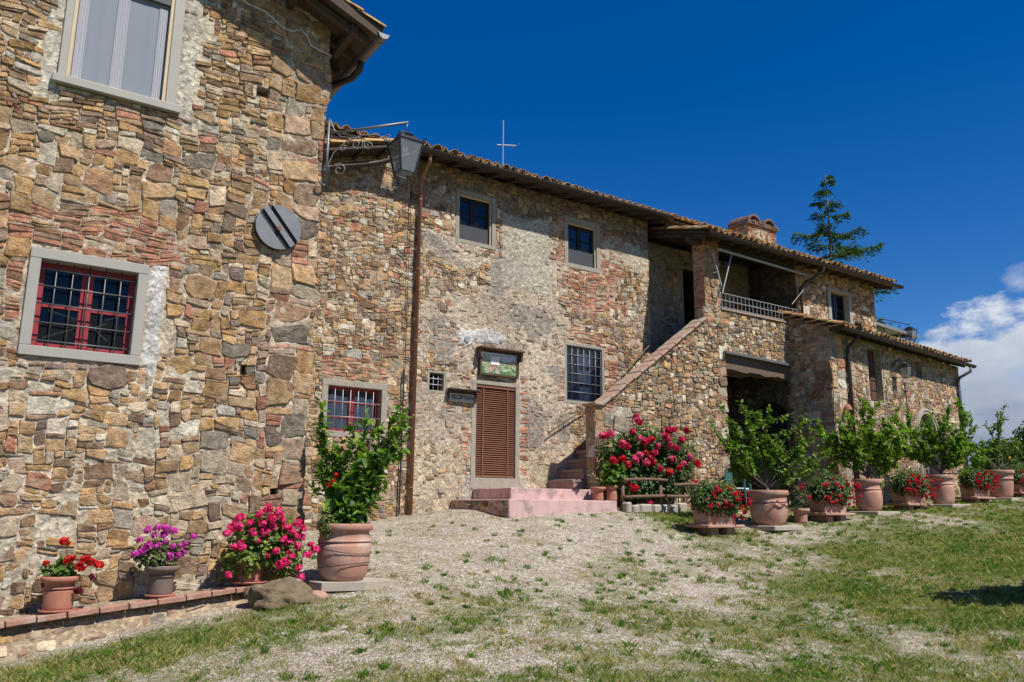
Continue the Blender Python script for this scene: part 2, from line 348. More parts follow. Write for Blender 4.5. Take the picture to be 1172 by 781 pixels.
# ------------------------------------------------------------------ terrain height
CP = np.array([(0, 0, 0), (3.6, 5.3, .34), (4.3, 6.1, .35), (.6, 9.2, .13), (1.4, 9.25, .27), (2.2, 9.3, .42), (3.1, 9.35, .55), (4.05, 9.5, .72), (7.0, 10.2, .9), (7.5, 14.3, 1.48), (5.5, 13, 1.15),
               (8.5, 12.2, 1.48), (10.8, 12.2, 1.57), (13, 12.3, 1.62), (11.8, 10.6, 1.18), (13.3, 10.5, 1.3), (15.2, 10.4, 1.43), (17, 10.6, 1.58), (19, 10.9, 1.66),
               (20.8, 11.1, 1.78), (22.9, 11.3, 1.89), (24.7, 11.4, 1.99), (7.9, 3.6, .25), (11.1, 5.0, .63), (16.5, 7.4, 1.15), (32, 14.3, 2.75), (18, 14, 1.7), (-3, 9, -.25), (-3, 0, -.2), (30, 5, 2.2), (27, 20, 2.4), (14.5, 15, 1.7)], float)
_A = np.c_[np.ones(len(CP)), CP[:, 0], CP[:, 1]]; LIN = np.linalg.lstsq(_A, CP[:, 2], rcond=None)[0]
_res = CP[:, 2] - _A @ LIN; SG = 3.2
_K = np.exp(-((CP[:, None, :2] - CP[None, :, :2]) ** 2).sum(-1) / (2 * SG * SG)); _w = np.linalg.solve(_K + .04 * np.eye(len(CP)), _res)
def gh(x, y):
    x = np.asarray(x, float); y = np.asarray(y, float)
    k = np.exp(-((x[..., None] - CP[:, 0]) ** 2 + (y[..., None] - CP[:, 1]) ** 2) / (2 * SG * SG)) @ _w
    cx = np.clip(x, -8, 36); cy = np.clip(y, -8, 24)
    z = LIN[0] + LIN[1] * cx + LIN[2] * cy + k
    r = np.sqrt(np.maximum(x - 36, 0) ** 2 + np.maximum(np.abs(y - 8) - 16, 0) ** 2 + np.maximum(-8 - x, 0) ** 2)
    z = z - 9 * (1 - np.exp(-(r / 22) ** 2))
    # wooded hillside far to the right
    d = np.sqrt(x * x + y * y); z = z + np.clip((d - 78) / 160, 0, 1) * 17 * (1 + .35 * np.sin(x * .021 + 1) + .25 * np.cos(y * .03))
    return z
def g1(x, y): return float(gh(x, y))
def mn(x, y, z=0): return noise.noise(Vector((x, y, z)))
def grass_density(x, y):
    n = .5 + .9 * mn(x * .55, y * .55, 3) + .55 * mn(x * 1.6, y * 1.6, 8) + .3 * mn(x * 4, y * 4, 1)
    right = min(max((x - 8.2 - .1 * (12 - y)) / 4, 0), 1)
    near = min(max((7.2 - y + .1 * x) / 3.0, 0), 1)
    led = math.exp(-((y - 8.7) / .75) ** 2) * (1 if x < 3.2 else max(0, 1 - (x - 3.2) / .8))
    d = n * .62 - .19 + .44 * right + .5 * near + .55 * led
    band = math.exp(-((y - 7.6 - .02 * x) / 1.1) ** 2) * .22
    d += band
    if y > 9.2 and x < 10.5: d -= .42 * min(1, (y - 9.2) / 1.2)
    return min(max(d, 0), 1)
def build_ground():
    def axis(near, far): return near
    xs = np.concatenate([[-900, -500, -250, -120, -60, -30, -16], np.arange(-8, 34, .11), [35, 36, 37, 38, 40, 42, 45, 50, 56, 63, 70, 80, 90, 105, 125, 150, 190, 260, 400, 700, 1200]])
    ys = np.concatenate([[-900, -400, -200, -90, -45, -25, -14, -8, -4, -1], np.arange(1, 15.2, .11), [16, 17, 18, 20, 22, 24, 27, 30, 34, 40, 48, 58, 70, 85, 100, 125, 160, 220, 350, 600, 1100]])
    X, Y = np.meshgrid(xs, ys, indexing='ij'); Z = gh(X, Y)
    near = (X > -7) & (X < 33.5) & (Y > .5) & (Y < 15)
    G = np.zeros_like(X); G[:] = .75
    it = np.argwhere(near)
    for i, j in it:
        x, y = X[i, j], Y[i, j]; G[i, j] = grass_density(x, y)
        Z[i, j] += .022 * mn(x * 1.3, y * 1.3, 5) + .010 * mn(x * 5, y * 5, 2)
    n0, n1_ = X.shape; idx = np.arange(n0 * n1_).reshape(n0, n1_)
    Fq = np.stack([idx[:-1, :-1], idx[1:, :-1], idx[1:, 1:], idx[:-1, 1:]], -1).reshape(-1, 4)
    V = np.stack([X, Y, Z], -1).reshape(-1, 3)
    o = npmesh('ground', V, Fq, np.ones((len(V), 3)), 'gravel_ground', smooth=True)
    a = o.data.attributes.new('grass', 'FLOAT', 'POINT'); a.data.foreach_set('value', G.ravel().astype('f'))
    o['kind'] = 'structure'
build_ground()

# ------------------------------------------------------------------ masonry
C_ = dict(redbrick=(.36, .15, .095), painted_shade=(.10, .075, .055), ochre=(.455, .285, .135), tan=(.465, .315, .18), brown=(.27, .18, .12), grey=(.315, .27, .215), cream=(.56, .455, .33), rust=(.36, .21, .12), plum=(.26, .19, .155), brick=(.45, .22, .145), pale=(.58, .53, .44), rose=(.45, .32, .235))  # the near-black tone paints porch and loggia shade into the stones
PAL = dict(A=[('ochre', 22), ('tan', 34), ('brown', 14), ('grey', 9), ('cream', 16), ('rust', 4), ('plum', 4), ('brick', 3), ('pale', 5), ('rose', 8)],
           B=[('ochre', 14), ('tan', 24), ('brown', 19), ('grey', 12), ('cream', 24), ('rust', 3), ('plum', 3), ('brick', 4), ('pale', 10), ('rose', 8)],
           C=[('ochre', 8), ('tan', 30), ('brown', 16), ('grey', 12), ('cream', 17), ('rust', 4), ('plum', 3), ('brick', 5), ('pale', 5), ('rose', 6)],
           D=[('ochre', 8), ('tan', 28), ('brown', 12), ('grey', 16), ('cream', 20), ('rust', 4), ('plum', 2), ('brick', 6), ('pale', 6), ('rose', 9)],
           S=[('painted_shade', 1)], DK=[('brown', 40), ('plum', 12), ('tan', 25), ('grey', 10)], KK=[('redbrick', 1)],  # S: shade put into the stone colour, for porch and loggia walls
           K=[('brick', 66), ('rose', 18), ('rust', 8), ('tan', 14)])
def pick(r, pal):
    L_ = PAL[pal]; t = r.uniform(0, sum(w for _, w in L_))
    for n, w in L_:
        t -= w
        if t <= 0: break
    c = C_[n]; k = r.uniform(.62, 1.22); h = r.uniform(-.05, .05)
    return (c[0] * k * (1 + h), c[1] * k, c[2] * k * (1 - h))
def sizes(r, st):
    """width,height in metres"""
    if st == 'brick': return r.uniform(.2, .3), r.choice([.05, .06])
    if st == 'quoin': return (r.uniform(.3, .55), r.uniform(.2, .32)) if r.random() < .6 else (r.uniform(.22, .34), .06)
    if st == 'A':
        k = r.random()
        if k < .20: return r.uniform(.2, .42), r.uniform(.15, .27)
        if k < .58: return r.uniform(.1, .26), r.uniform(.08, .16)
        return r.uniform(.08, .34), r.uniform(.035, .08)
    if st == 'chips': return r.uniform(.08, .32), r.uniform(.04, .10)
    if st == 'B':
        k = r.random()
        if k < .10: return r.uniform(.18, .32), r.uniform(.12, .19)
        if k < .55: return r.uniform(.09, .2), r.uniform(.06, .12)
        return r.uniform(.06, .22), r.uniform(.03, .065)
    if st == 'C':
        k = r.random()
        if k < .13: return r.uniform(.16, .28), r.uniform(.11, .18)
        if k < .6: return r.uniform(.08, .19), r.uniform(.06, .12)
        return r.uniform(.08, .25), r.uniform(.03, .065)
    return .2, .1
def masonry(mb, u0, u1, v0, v1, mp, seed, style, pal, holes=(), inside=None, cell=.04, mortar=(.43, .36, .26), zone=None, proud=.02, reveal=.25, dens=1.0, mres=.055, warp=.03):
    """individual stones (slot 1) laid over a rough mortar sheet (slot 0); mp(u,v,d) gives the world point d metres proud of the wall"""
    r = random.Random(seed); nu = int(round((u1 - u0) / cell)); nv = int(round((v1 - v0) / cell))
    occ = np.zeros((nu, nv), bool)
    uc = u0 + (np.arange(nu) + .5) * cell; vc = v0 + (np.arange(nv) + .5) * cell
    for (a, b, c, d) in holes: occ[np.ix_((uc > a - cell * .3) & (uc < b + cell * .3), (vc > c - cell * .3) & (vc < d + cell * .3))] = True
    if inside:
        for i in range(nu):
            for j in range(nv):
                if not occ[i, j] and not inside(uc[i], vc[j]): occ[i, j] = True
    # mortar sheet
    def lines(a, b, cuts):
        n = max(2, int((b - a) / mres)); L_ = sorted(set([round(x, 4) for x in np.linspace(a, b, n + 1)] + [round(c, 4) for c in cuts if a < c < b]))
        out = [L_[0]]
        for x in L_[1:]:
            if x - out[-1] < mres * .3 and x not in [round(c, 4) for c in cuts]: continue
            if x - out[-1] < mres * .3 and len(out) > 1 and out[-1] not in [round(c, 4) for c in cuts]: out[-1] = x
            else: out.append(x)
        if out[-1] != round(b, 4): out.append(round(b, 4))
        return out
    us = lines(u0, u1, [h[0] for h in holes] + [h[1] for h in holes]); vs = lines(v0, v1, [h[2] for h in holes] + [h[3] for h in holes])
    base = {}
    def vert(i, j):
        k = (i, j)
        if k not in base:
            u, v = us[i], vs[j]; z = zone(u, v) if zone else {}
            d = z.get('push', 0) + (-.001 + .013 * mn(u * .9, v * .9, seed + 2) + .012 * mn(u * 2.2, v * 2.2, seed) if not z.get('push') else 0) + (.012 * mn(u * 11, v * 11, seed) + .008 * mn(u * 23, v * 23, seed)) * (0 if mres > .06 else 1)
            base[k] = len(mb.v); mb.v.append(tuple(mp(u, v, d))); t = z.get('mortar', mortar); q = 1 + .25 * mn(u * 1.1, v * 1.1, seed + 4)
            mb.c.append((t[0] * q, t[1] * q, t[2] * q))
        return base[k]
    for i in range(len(us) - 1):
        for j in range(len(vs) - 1):
            a, b = (us[i] + us[i + 1]) / 2, (vs[j] + vs[j + 1]) / 2
            if any(h[0] < a < h[1] and h[2] < b < h[3] for h in holes): continue
            if inside and not inside(a, b): continue
            mb.f.append((vert(i, j), vert(i + 1, j), vert(i + 1, j + 1), vert(i, j + 1))); mb.m.append(0)
    for (a, b, c, d) in holes:
        q = [(a, c), (b, c), (b, d), (a, d)]
        for k in range(4):
            p, n_ = q[k], q[(k + 1) % 4]
            mb.add([mp(*p, .012), mp(*n_, .012), mp(*n_, -reveal), mp(*p, -reveal)], [(0, 1, 2, 3)], 0, tuple(x * .95 for x in mortar))
    # stones
    for j in range(nv):
        for i in range(nu):
            if occ[i, j]: continue
            z = zone(uc[i], vc[j]) if zone else {}
            st = z.get('style', style); pl = z.get('pal', pal); dn = z.get('dens', dens)
            w, h = sizes(r, st); wi = max(1, int(round(w / cell))); hi = max(1, int(round(h / cell)))
            k = 0
            while k < wi and i + k < nu and not occ[i + k, j]: k += 1
            if 0 < k - 0 and (i + k >= nu or occ[min(i + k, nu - 1), j]) and k <= wi + 1: wi = k
            else: wi = min(wi, k)
            hh = 1
            while hh < hi and j + hh < nv and not occ[i:i + wi, j + hh].any(): hh += 1
            if hh > wi * 1.5: hh = max(1, int(wi * 1.5))
            occ[i:i + wi, j:j + hh] = True
            if r.random() > dn or (wi * hh < 2 and r.random() < .6): continue
            W_, H_ = wi * cell, hh * cell; cu, cv = u0 + i * cell + W_ / 2, v0 + j * cell + H_ / 2
            gap = .002 + .005 * r.random(); hw, hv = W_ / 2 - gap, H_ / 2 - gap; mn_ = min(hw, hv)
            if mn_ < .008: continue
            brickish = st == 'brick' or (st == 'quoin' and H_ < .09)
            pr = z.get('push', 0) + (proud * r.uniform(.35, 1.5)) * (.6 if brickish else 1)
            if z.get('push', 0) > 0: pr = z['push'] + r.uniform(-.012, .016)
            out = []
            for sx, sy in ((-1, -1), (1, -1), (1, 1), (-1, 1)):
                cut = mn_ * (r.uniform(.05, .2) if brickish else r.choice([r.uniform(.03, .2), r.uniform(.03, .25), r.uniform(.4, 1.25)])); cx, cy = sx * hw, sy * hv
                cutx = cut * r.uniform(.6, 1.6); cutx = min(cutx, hw * .9); cuty = min(cut * r.uniform(.6, 1.2), hv * .9)
                p1, p2 = (cx, cy - sy * cuty), (cx - sx * cutx, cy)
                pm = (cx - sx * cutx * .3, cy - sy * cuty * .3)
                out += [p1, pm, p2] if (sx * sy > 0) else [p2, pm, p1]
            jt = 0.05 if brickish else .17
            out = [(a + r.uniform(-jt, jt) * mn_, b + r.uniform(-jt, jt) * mn_) for a, b in out]
            rot = 0 if brickish else r.gauss(0, .06); cr_, sr_ = math.cos(rot), math.sin(rot)
            tx, ty = r.gauss(0, .05), r.gauss(0, .06)
            col = pick(r, ('K' if pl != 'KK' else 'KK') if brickish else pl); ring = []
            if z.get('push', 0) > 0: col = tuple(.55 * c_ + .45 * t_ for c_, t_ in zip(col, z.get('mortar', mortar)))
            for (sc, dd) in ((1.02, -.04), (.99, pr * .5), (.86, pr), (.45, pr * 1.02 + .001)):
                for (a, b) in out:
                    a2, b2 = (a * cr_ - b * sr_), (a * sr_ + b * cr_)
                    if sc < .9: a2 -= math.copysign(min(abs(a2), .006 + mn_ * (1 - sc) * .28) if sc > .6 else abs(a2) * .5, a2); b2 -= math.copysign(min(abs(b2), .005 + mn_ * (1 - sc) * .28) if sc > .6 else abs(b2) * .5, b2)
                    else: a2 *= sc; b2 *= sc
                    U, V_ = cu + a2, cv + b2; wx = warp * (mn(U * 1.7, V_ * 1.7, seed + 7) + .35 * mn(U * 6, V_ * 6, seed + 3)); wy = warp * (1.25 * mn(U * 1.3, V_ * 1.7, seed + 19) + .6 * mn(U * 5, V_ * 5, seed + 9))
                    dep = dd + (tx * a2 + ty * b2) * (1 if dd > 0 else 0) + (r.uniform(-.12, .12) * pr if sc < .99 else 0)
                    ring.append(mp(U + wx, V_ + wy, dep))
            n = 12; fs = [(q * n + k, q * n + (k + 1) % n, (q + 1) * n + (k + 1) % n, (q + 1) * n + k) for q in range(3) for k in range(n)] + [tuple(3 * n + k for k in range(n))]
            mb.add(ring, fs, 1, col)
    return mb
WM = ['lime_mortar', 'rubble_stone']

# ------------------------------------------------------------------ roofs
def roof_tiles(mb, O, eu, et, en, width, length, seed, pitch=.215, row=.36, rows=None):
    """barrel tiles laid in columns: concave pan tiles with convex cover tiles over the joints; slot 0"""
    r = random.Random(seed); O, eu, et, en = map(Vector, (O, eu, et, en)); ncol = int(width / pitch); nrow = rows or int(length / row)
    def tile(u, t, up, tw, col):
        sg = 6; vs = []; Ltile = .44; th0 = .016; yaw = r.gauss(0, .035); lift = r.uniform(0, .012)
        for e, rr in ((0, .098), (1, .076)):
            for (q, dr) in ((0, 0), (1, -th0)):
                for k in range(sg + 1):
                    a = math.pi * (k / sg); R2 = rr + dr
                    x = math.cos(a) * R2; z = math.sin(a) * R2 * .8 * up + (.03 if up > 0 else .075)
                    tt = t + e * Ltile; uu = u + x + yaw * (e * Ltile)
                    vs.append(O + eu * uu + et * tt + en * (z + lift + (.0 if e else .028)))
        n = sg + 1; fs = []
        for k in range(sg):
            fs += [(k, k + 1, 2 * n + k + 1, 2 * n + k), (n + k + 1, n + k, 3 * n + k, 3 * n + k + 1), (k + 1, k, n + k, n + k + 1), (2 * n + k, 2 * n + k + 1, 3 * n + k + 1, 3 * n + k)]
        fs += [(0, 2 * n, 3 * n, n), (sg, n + sg, 3 * n + sg, 2 * n + sg)]
        mb.add(vs, fs, 0, col)
    for i in range(ncol + 1):
        j0 = r.uniform(-.05, .04)
        for j in range(nrow):
            def col():
                k = r.uniform(.55, 1.15); b = r.choice([(.42, .20, .11), (.38, .2, .12), (.40, .24, .15), (.46, .33, .2), (.3, .2, .14)]); return tuple(x * k for x in b)
            if i < ncol: tile((i + .5) * pitch, j * row - .02 + r.uniform(-.012, .012), -1, 0, col())
            tile(i * pitch + r.gauss(0, .008), j * row + (j0 if j == 0 else 0) + r.uniform(-.02, .02), 1, 0, col())
    return mb
def roof_slab(mb, O, eu, et, en, width, length, th=.05, mi=0):
    O, eu, et, en = map(Vector, (O, eu, et, en)); vs = [O + eu * a + et * b + en * c for a in (0, width) for b in (0, length) for c in (-th, 0)]
    mb.add(vs, [(0, 1, 3, 2), (4, 6, 7, 5), (0, 4, 5, 1), (2, 3, 7, 6), (0, 2, 6, 4), (1, 5, 7, 3)], mi); return mb
def half_gutter(mb, p0, p1, r=.075, seg=8, mi=0, caps=(True, True)):
    p0, p1 = Vector(p0), Vector(p1); t = (p1 - p0).normalized(); a = t.cross(Vector((0, 0, 1))).normalized(); b = a.cross(t).normalized(); vs = []
    for p in (p0, p1):
        for rr in (r, r - .006):
            for k in range(seg + 1):
                th = math.pi * k / seg; vs.append(p + a * math.cos(th) * rr - b * math.sin(th) * rr)
    n = seg + 1; fs = []
    for k in range(seg): fs += [(k, k + 1, 2 * n + k + 1, 2 * n + k), (n + k + 1, n + k, 3 * n + k, 3 * n + k + 1)]
    fs += [(0, n, 3 * n, 2 * n), (seg, 2 * n + seg, 3 * n + seg, n + seg)]
    mb.add(vs, fs, mi)
    if caps[0]: mb.add([vs[k] for k in range(n)], [tuple(range(n))], mi)
    if caps[1]: mb.add([vs[2 * n + k] for k in range(n)], [tuple(range(n))[::-1]], mi)
    for q in (0, seg):                                  # rolled lips
        mb.tube([vs[q], vs[2 * n + q]], .009, 6, mi)
    d = (p1 - p0).length; nb = max(1, int(d / .9))
    for i in range(nb + 1):
        c = p0 + t * (d * (i + .15) / (nb + .3)); pts = [c + a * math.cos(math.pi * k / 6) * (r + .004) - b * math.sin(math.pi * k / 6) * (r + .004) for k in range(7)]
        mb.tube(pts, .007, 4, mi)
    return mb
def pipe_with_straps(mb, pts, r=.045, straps=()):
    mb.tube(pts, r, 10, 0)
    for p in straps: mb.tube([Vector(p) - Vector((0, 0, .012)), Vector(p) + Vector((0, 0, .012))], r + .008, 10, 0)
    return mb

# ------------------------------------------------------------------ windows
def surround(root, name, xo0, xo1, zo0, zo1, xi0, xi1, zi0, zi1, y, mat='grey_stone_trim', proud=.03, deep=.2, label=None, sill=None):
    b = MB(); e = .002
    b.box(xo0, xo1, y - proud, y + deep, zi1, zo1, ch=.006); b.box(xo0, xi0, y - proud + e, y + deep - e, zi0, zi1, ch=.006); b.box(xi1, xo1, y - proud + e, y + deep - e, zi0, zi1, ch=.006)
    if sill: b.box(xo0 - sill, xo1 + sill, y - proud - .05, y + deep, zo0, zi0, ch=.008)
    else: b.box(xo0, xo1, y - proud, y + deep, zo0, zi0, ch=.006)
    return b.build(name, mat, root, label=label)
def grille(win, x0, x1, z0, z1, y, xs, zs, r=.008, mat='iron_grille', ext=.03, name='grille'):
    b = MB()
    for x in xs: b.tube([(x, y, z0 - ext), (x, y, z1 + ext)], r, 6)
    for z in zs: b.tube([(x0 - ext, y - r * 1.2, z), (x1 + ext, y - r * 1.2, z)], r, 6)
    return b.build(name, mat, win, smooth=True)
def lin(a, b, n): return [a + (b - a) * (i + 1) / (n + 1) for i in range(n)]
def sash(win, x0, x1, z0, z1, y, mat, leaves=2, bars=1, fw=.05, bw=.025, name='sash', th=.04, outer=True):
    b = MB(); w = (x1 - x0) / leaves
    for i in range(leaves):
        a, c = x0 + i * w, x0 + (i + 1) * w
        b.box(a + .002, a + fw, y, y + th, z0, z1, ch=.004); b.box(c - fw, c - .002, y, y + th, z0, z1, ch=.004)
        b.box(a + fw, c - fw, y + .001, y + th, z1 - fw, z1, ch=.004); b.box(a + fw, c - fw, y + .001, y + th, z0, z0 + fw, ch=.004)
        for k in range(bars):
            zz = z0 + (z1 - z0) * (k + 1) / (bars + 1); b.box(a + fw, c - fw, y + .002, y + th - .002, zz - bw / 2, zz + bw / 2, ch=.003)
    return b.build(name, mat, win)
def pane(win, x0, x1, z0, z1, y, name='pane'):
    b = MB(); b.box(x0, x1, y, y + .006, z0, z1); return b.build(name, 'window_glass', win)
def curtain(win, x0, x1, z0, z1, y, mat='curtain', folds=9, amp=.02, name='curtain', sag=0):
    n = 60; V = []; F = []
    for i in range(n + 1):
        x = x0 + (x1 - x0) * i / n; d = amp * math.sin(i / n * folds * 6.283 + .7 * math.sin(i * .4)); sg_ = sag * math.sin(i / n * math.pi * 2)
        V += [(x, y + d, z0), (x, y + d * .5, z1 + sg_)]
    F = [(2 * i, 2 * i + 2, 2 * i + 3, 2 * i + 1) for i in range(n)]
    b = MB(); b.add(V, F); return b.build(name, mat, win, smooth=True)
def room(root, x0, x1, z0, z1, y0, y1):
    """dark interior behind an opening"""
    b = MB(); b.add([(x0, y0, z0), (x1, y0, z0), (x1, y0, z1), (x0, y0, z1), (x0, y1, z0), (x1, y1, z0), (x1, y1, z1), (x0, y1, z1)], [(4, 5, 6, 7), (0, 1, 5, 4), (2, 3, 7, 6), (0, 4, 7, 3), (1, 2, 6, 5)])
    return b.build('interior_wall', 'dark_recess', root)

# ================================================================== A  tall stone house, left
A = thing('stone_house', 'tall rubble stone house on the left with barred red window and gable overhang', 'house', (0, 10, 0))
rz = lambda x: 8.18 + .39 * (4.19 - x) if x > .35 else 8.18 + .39 * 3.84 - .39 * (.35 - x)
holesA = [(.475, 1.68, 3.175, 4.37), (.50, 1.79, 6.33, 8.1), (2.76, 2.93, 6.9, 7.03), (2.83, 2.91, 3.2, 3.32), (3.30, 3.38, 1.75, 1.83)]
def zoneA(u, v):
    z = {}
    q = mn(u * .5, v * .5, 31)
    if v < 1.3: z['mortar'] = (.40, .35, .26)
    if v > 4.4 and q > -.12 and u < 2.9: z.update(style='chips', mortar=(.46, .41, .32))
    d = math.hypot((u - 1.08) / 1.0, (v - 4.35) / .62)
    if (v > 4.37 and d < 1) or (.28 < u < .475 and 3.1 < v < 4.5): z.update(style='brick', mortar=(.46, .38, .30), dens=.93)
    if 1.68 < u < 1.86 and 3.1 < v < 4.4: z.update(mortar=(.50, .49, .48), dens=0.0, push=.012)
    if (1.79 < u < 1.98 or .3 < u < .5) and v > 6.2: z.update(dens=.05, mortar=(.46, .43, .37), push=.01)
    if u > 3.1: z.update(style='quoin')
    if u < 1.9 + 1.2 * q and v < 2.9 + q: z.update(dens=.84, mortar=(.52, .46, .375), push=0)
    if q < -.22 and v < 4.3: z.update(dens=.8, mortar=(.50, .43, .32))
    return z
b = MB(); masonry(b, -3.0, 3.71, -.7, 9.6, lambda u, v, d: (u, 10 - d, v), 11, 'A', 'A', holesA, inside=lambda u, v: v < rz(u) - .12, zone=zoneA, cell=.035, proud=.017, warp=.075, mortar=(.47, .39, .305))
masonry(b, 10, 14.4, .3, 8.24, lambda u, v, d: (3.71 + d, u, v), 12, 'A', 'A', proud=.012, warp=0)
b.box(-3, -2.98, 10.02, 16, -.7, 8.1, 0, (.4, .34, .25)); b.box(-2.98, 3.69, 15.98, 16, -.7, 8.1, 0, (.4, .34, .25)); b.prism([(-2.98, 8.1), (3.69, 8.1), (.35, 9.4)], 15.98, 16, 0, (.4, .34, .25))
b.add([(2.7, 10.26, 6.85), (3.0, 10.26, 6.85), (3.0, 10.26, 7.1), (2.7, 10.26, 7.1), (2.75, 10.26, 3.1), (2.95, 10.26, 3.1), (2.95, 10.26, 3.4), (2.75, 10.26, 3.4)], [(0, 1, 2, 3), (4, 5, 6, 7)], 0, (.05, .04, .03))
b.build('wall', WM, A)
# roof
b = MB(); sl_ = math.atan(.39); cs, sn = math.cos(sl_), math.sin(sl_)
roof_slab(b, (4.2, 9.45, 8.06), (0, 1, 0), (-cs, 0, sn), (sn, 0, cs), 6.9, 4.12); roof_slab(b, (-3.5, 9.45, 8.06), (0, 1, 0), (cs, 0, sn), (-sn, 0, cs), 6.9, 4.12)
for x in (3.9, 3.1, 2.3, 1.5, .35, -1, -2.5):          # purlins carrying the gable overhang
    zt = 8.06 + .39 * (4.2 - x) - .06 if x > .3 else 8.06 + .39 * (x + 3.5) - .06
    b.box(x - .05, x + .05, 9.55, 10.3, zt - .14, zt, ch=.008)
for i in range(12):                                        # rafters over the side eave
    yy = 9.62 + i * .5; T = Matrix.Translation((4.12, yy, 8.06 - .06)) @ Matrix.Rotation(sl_, 4, 'Y')
    b.box(-.95, 0, -.035, .035, -.09, 0, T=T)
T = Matrix.Translation((4.2, 9.45, 8.075)) @ Matrix.Rotation(sl_, 4, 'Y'); b.box(-4.1, .03, -.025, .0, -.10, .06, 0, T=T)    # barge board
rf = b.build('roof', 'roof_boards', A)
b = MB(); roof_tiles(b, (4.24, 9.47, 8.065), (0, 1, 0), (-cs, 0, sn), (sn, 0, cs), 6.8, 4.1, 3); roof_tiles(b, (-3.54, 16.27, 8.065), (0, -1, 0), (cs, 0, sn), (-sn, 0, cs), 6.8, 4.1, 4)
b.build('tiles', 'roof_tile', rf)
b = MB(); half_gutter(b, (4.26, 9.4, 8.03), (4.26, 15.5, 7.98), .078); b.build('gutter', 'zinc', A, smooth=False)
b = MB(); pipe_with_straps(b, [(4.26, 10.15, 7.98), (4.26, 10.2, 7.86), (4.2, 10.32, 7.76), (3.98, 10.6, 7.68), (3.86, 10.75, 7.62), (3.81, 10.8, 7.5), (3.81, 10.8, .7)], .05, [(3.81, 10.8, 7.2), (3.81, 10.8, 4.5), (3.81, 10.8, 2)]); b.build('downpipe', 'brown_gutter', A, smooth=True)
# upper window: grey surround, pale wood subframe, screen and lace
w = surround(A, 'window', .50, 1.79, 6.33, 8.1, .585, 1.665, 6.43, 8.0, 10, 'grey_frame', .035, .16, sill=.05)
bb = MB(); bb.box(.585, .625, 9.985, 10.04, 6.43, 8.0, ch=.004); bb.box(1.625, 1.665, 9.985, 10.04, 6.43, 7.9, ch=.004); bb.box(.625, 1.625, 9.987, 10.04, 6.43, 6.465, ch=.004); bb.box(.625, 1.665, 9.987, 10.04, 7.86, 8.0, ch=.004); bb.build('sash', 'bare_wood', w)
bb = MB(); bb.box(.625, 1.625, 10.0, 10.004, 7.76, 7.87, ch=0); bb.build('shutter_box', 'dark_iron', w)
curtain(w, .625, 1.625, 6.45, 7.86, 10.05, 'insect_screen', 2, .004, 'screen')
curtain(w, .64, .74, 6.46, 7.75, 10.036, 'lace_curtain', 3, .004); curtain(w, 1.04, 1.17, 6.46, 7.86, 10.036, 'lace_curtain', 4, .006); curtain(w, 1.51, 1.60, 6.46, 7.7, 10.036, 'lace_curtain', 3, .005)
pane(w, .625, 1.625, 6.46, 7.86, 10.09)
# lower barred window
w = surround(A, 'window', .475, 1.68, 3.175, 4.37, .585, 1.57, 3.285, 4.255, 10, 'grey_frame', .035, .24)
sash(w, .585, 1.57, 3.285, 4.255, 10.13, 'red_paint', 2, 1, .062, .04)
pane(w, .6, 1.56, 3.3, 4.24, 10.15)
grille(w, .585, 1.57, 3.285, 4.255, 10.05, lin(.585, 1.57, 5), [3.36, 3.56, 3.77, 3.97, 4.16], .0085)
room(w, .585, 1.57, 3.285, 4.255, 10.19, 11)
bb = MB(); 
for x0, z0, x1, z1 in ((.7, 3.42, 1.0, 3.56), (.72, 3.74, 1.05, 3.66), (1.12, 3.66, 1.35, 3.46), (1.12, 3.56, 1.32, 3.66), (1.3, 3.7, 1.5, 3.78)): bb.tube([(x0, 10.215, z0), (x1, 10.215, z1)], .010, 5)
bb.build('stored_sticks', 'bare_wood', w)
# round zinc anchor plate with two slots
c = (3.145, 5.13); Rd = .295
bb = MB()
def seg_pts(a0, a1, n=18): return [(math.cos(a0 + (a1 - a0) * k / n), math.sin(a0 + (a1 - a0) * k / n)) for k in range(n + 1)]
def strip(lo, hi):
    pts = []; n = 26
    f = lambda d: math.sqrt(max(0, 1 - d * d))
    for k in range(n + 1): d = lo + (hi - lo) * k / n; pts.append((f(d), d))
    for k in range(n + 1): d = hi - (hi - lo) * k / n; pts.append((-f(d), d))
    a = rad(-50); return [(c[0] + Rd * (p * math.cos(a) - q * math.sin(a)), c[1] + Rd * (p * math.sin(a) + q * math.cos(a))) for p, q in pts]
bb.prism(strip(-1, -.34), 9.905, 9.93); bb.prism(strip(-.08, .17), 9.905, 9.93); bb.prism(strip(.36, 1), 9.905, 9.93)
pl = bb.build('anchor_plate', 'zinc', A)
bb = MB(); bb.prism(strip(-.995, .995), 9.935, 9.985); bb.build('backing', 'dark_iron', pl)
bb = MB(); bb.tube([(c[0] + .0, 9.87, c[1] - .02), (c[0], 9.92, c[1] - .02)], .03, 8); bb.build('bolt', 'blind_wood', pl)
# cable slung under the gable
bb = MB(); pts = [(1.8, 9.93, 8.43), (2.2, 9.92, 8.24), (2.55, 9.93, 8.11), (2.78, 9.92, 8.08), (2.95, 9.93, 7.98), (3.05, 9.92, 7.93), (3.15, 9.92, 7.93), (3.27, 9.92, 8.0), (3.36, 9.92, 7.93), (3.42, 9.93, 7.82), (3.55, 9.93, 7.79), (3.72, 9.95, 7.78), (3.76, 10.3, 7.76)]
bb.tube(pts, .011, 6); bb.build('cable', 'cable', A, smooth=True)

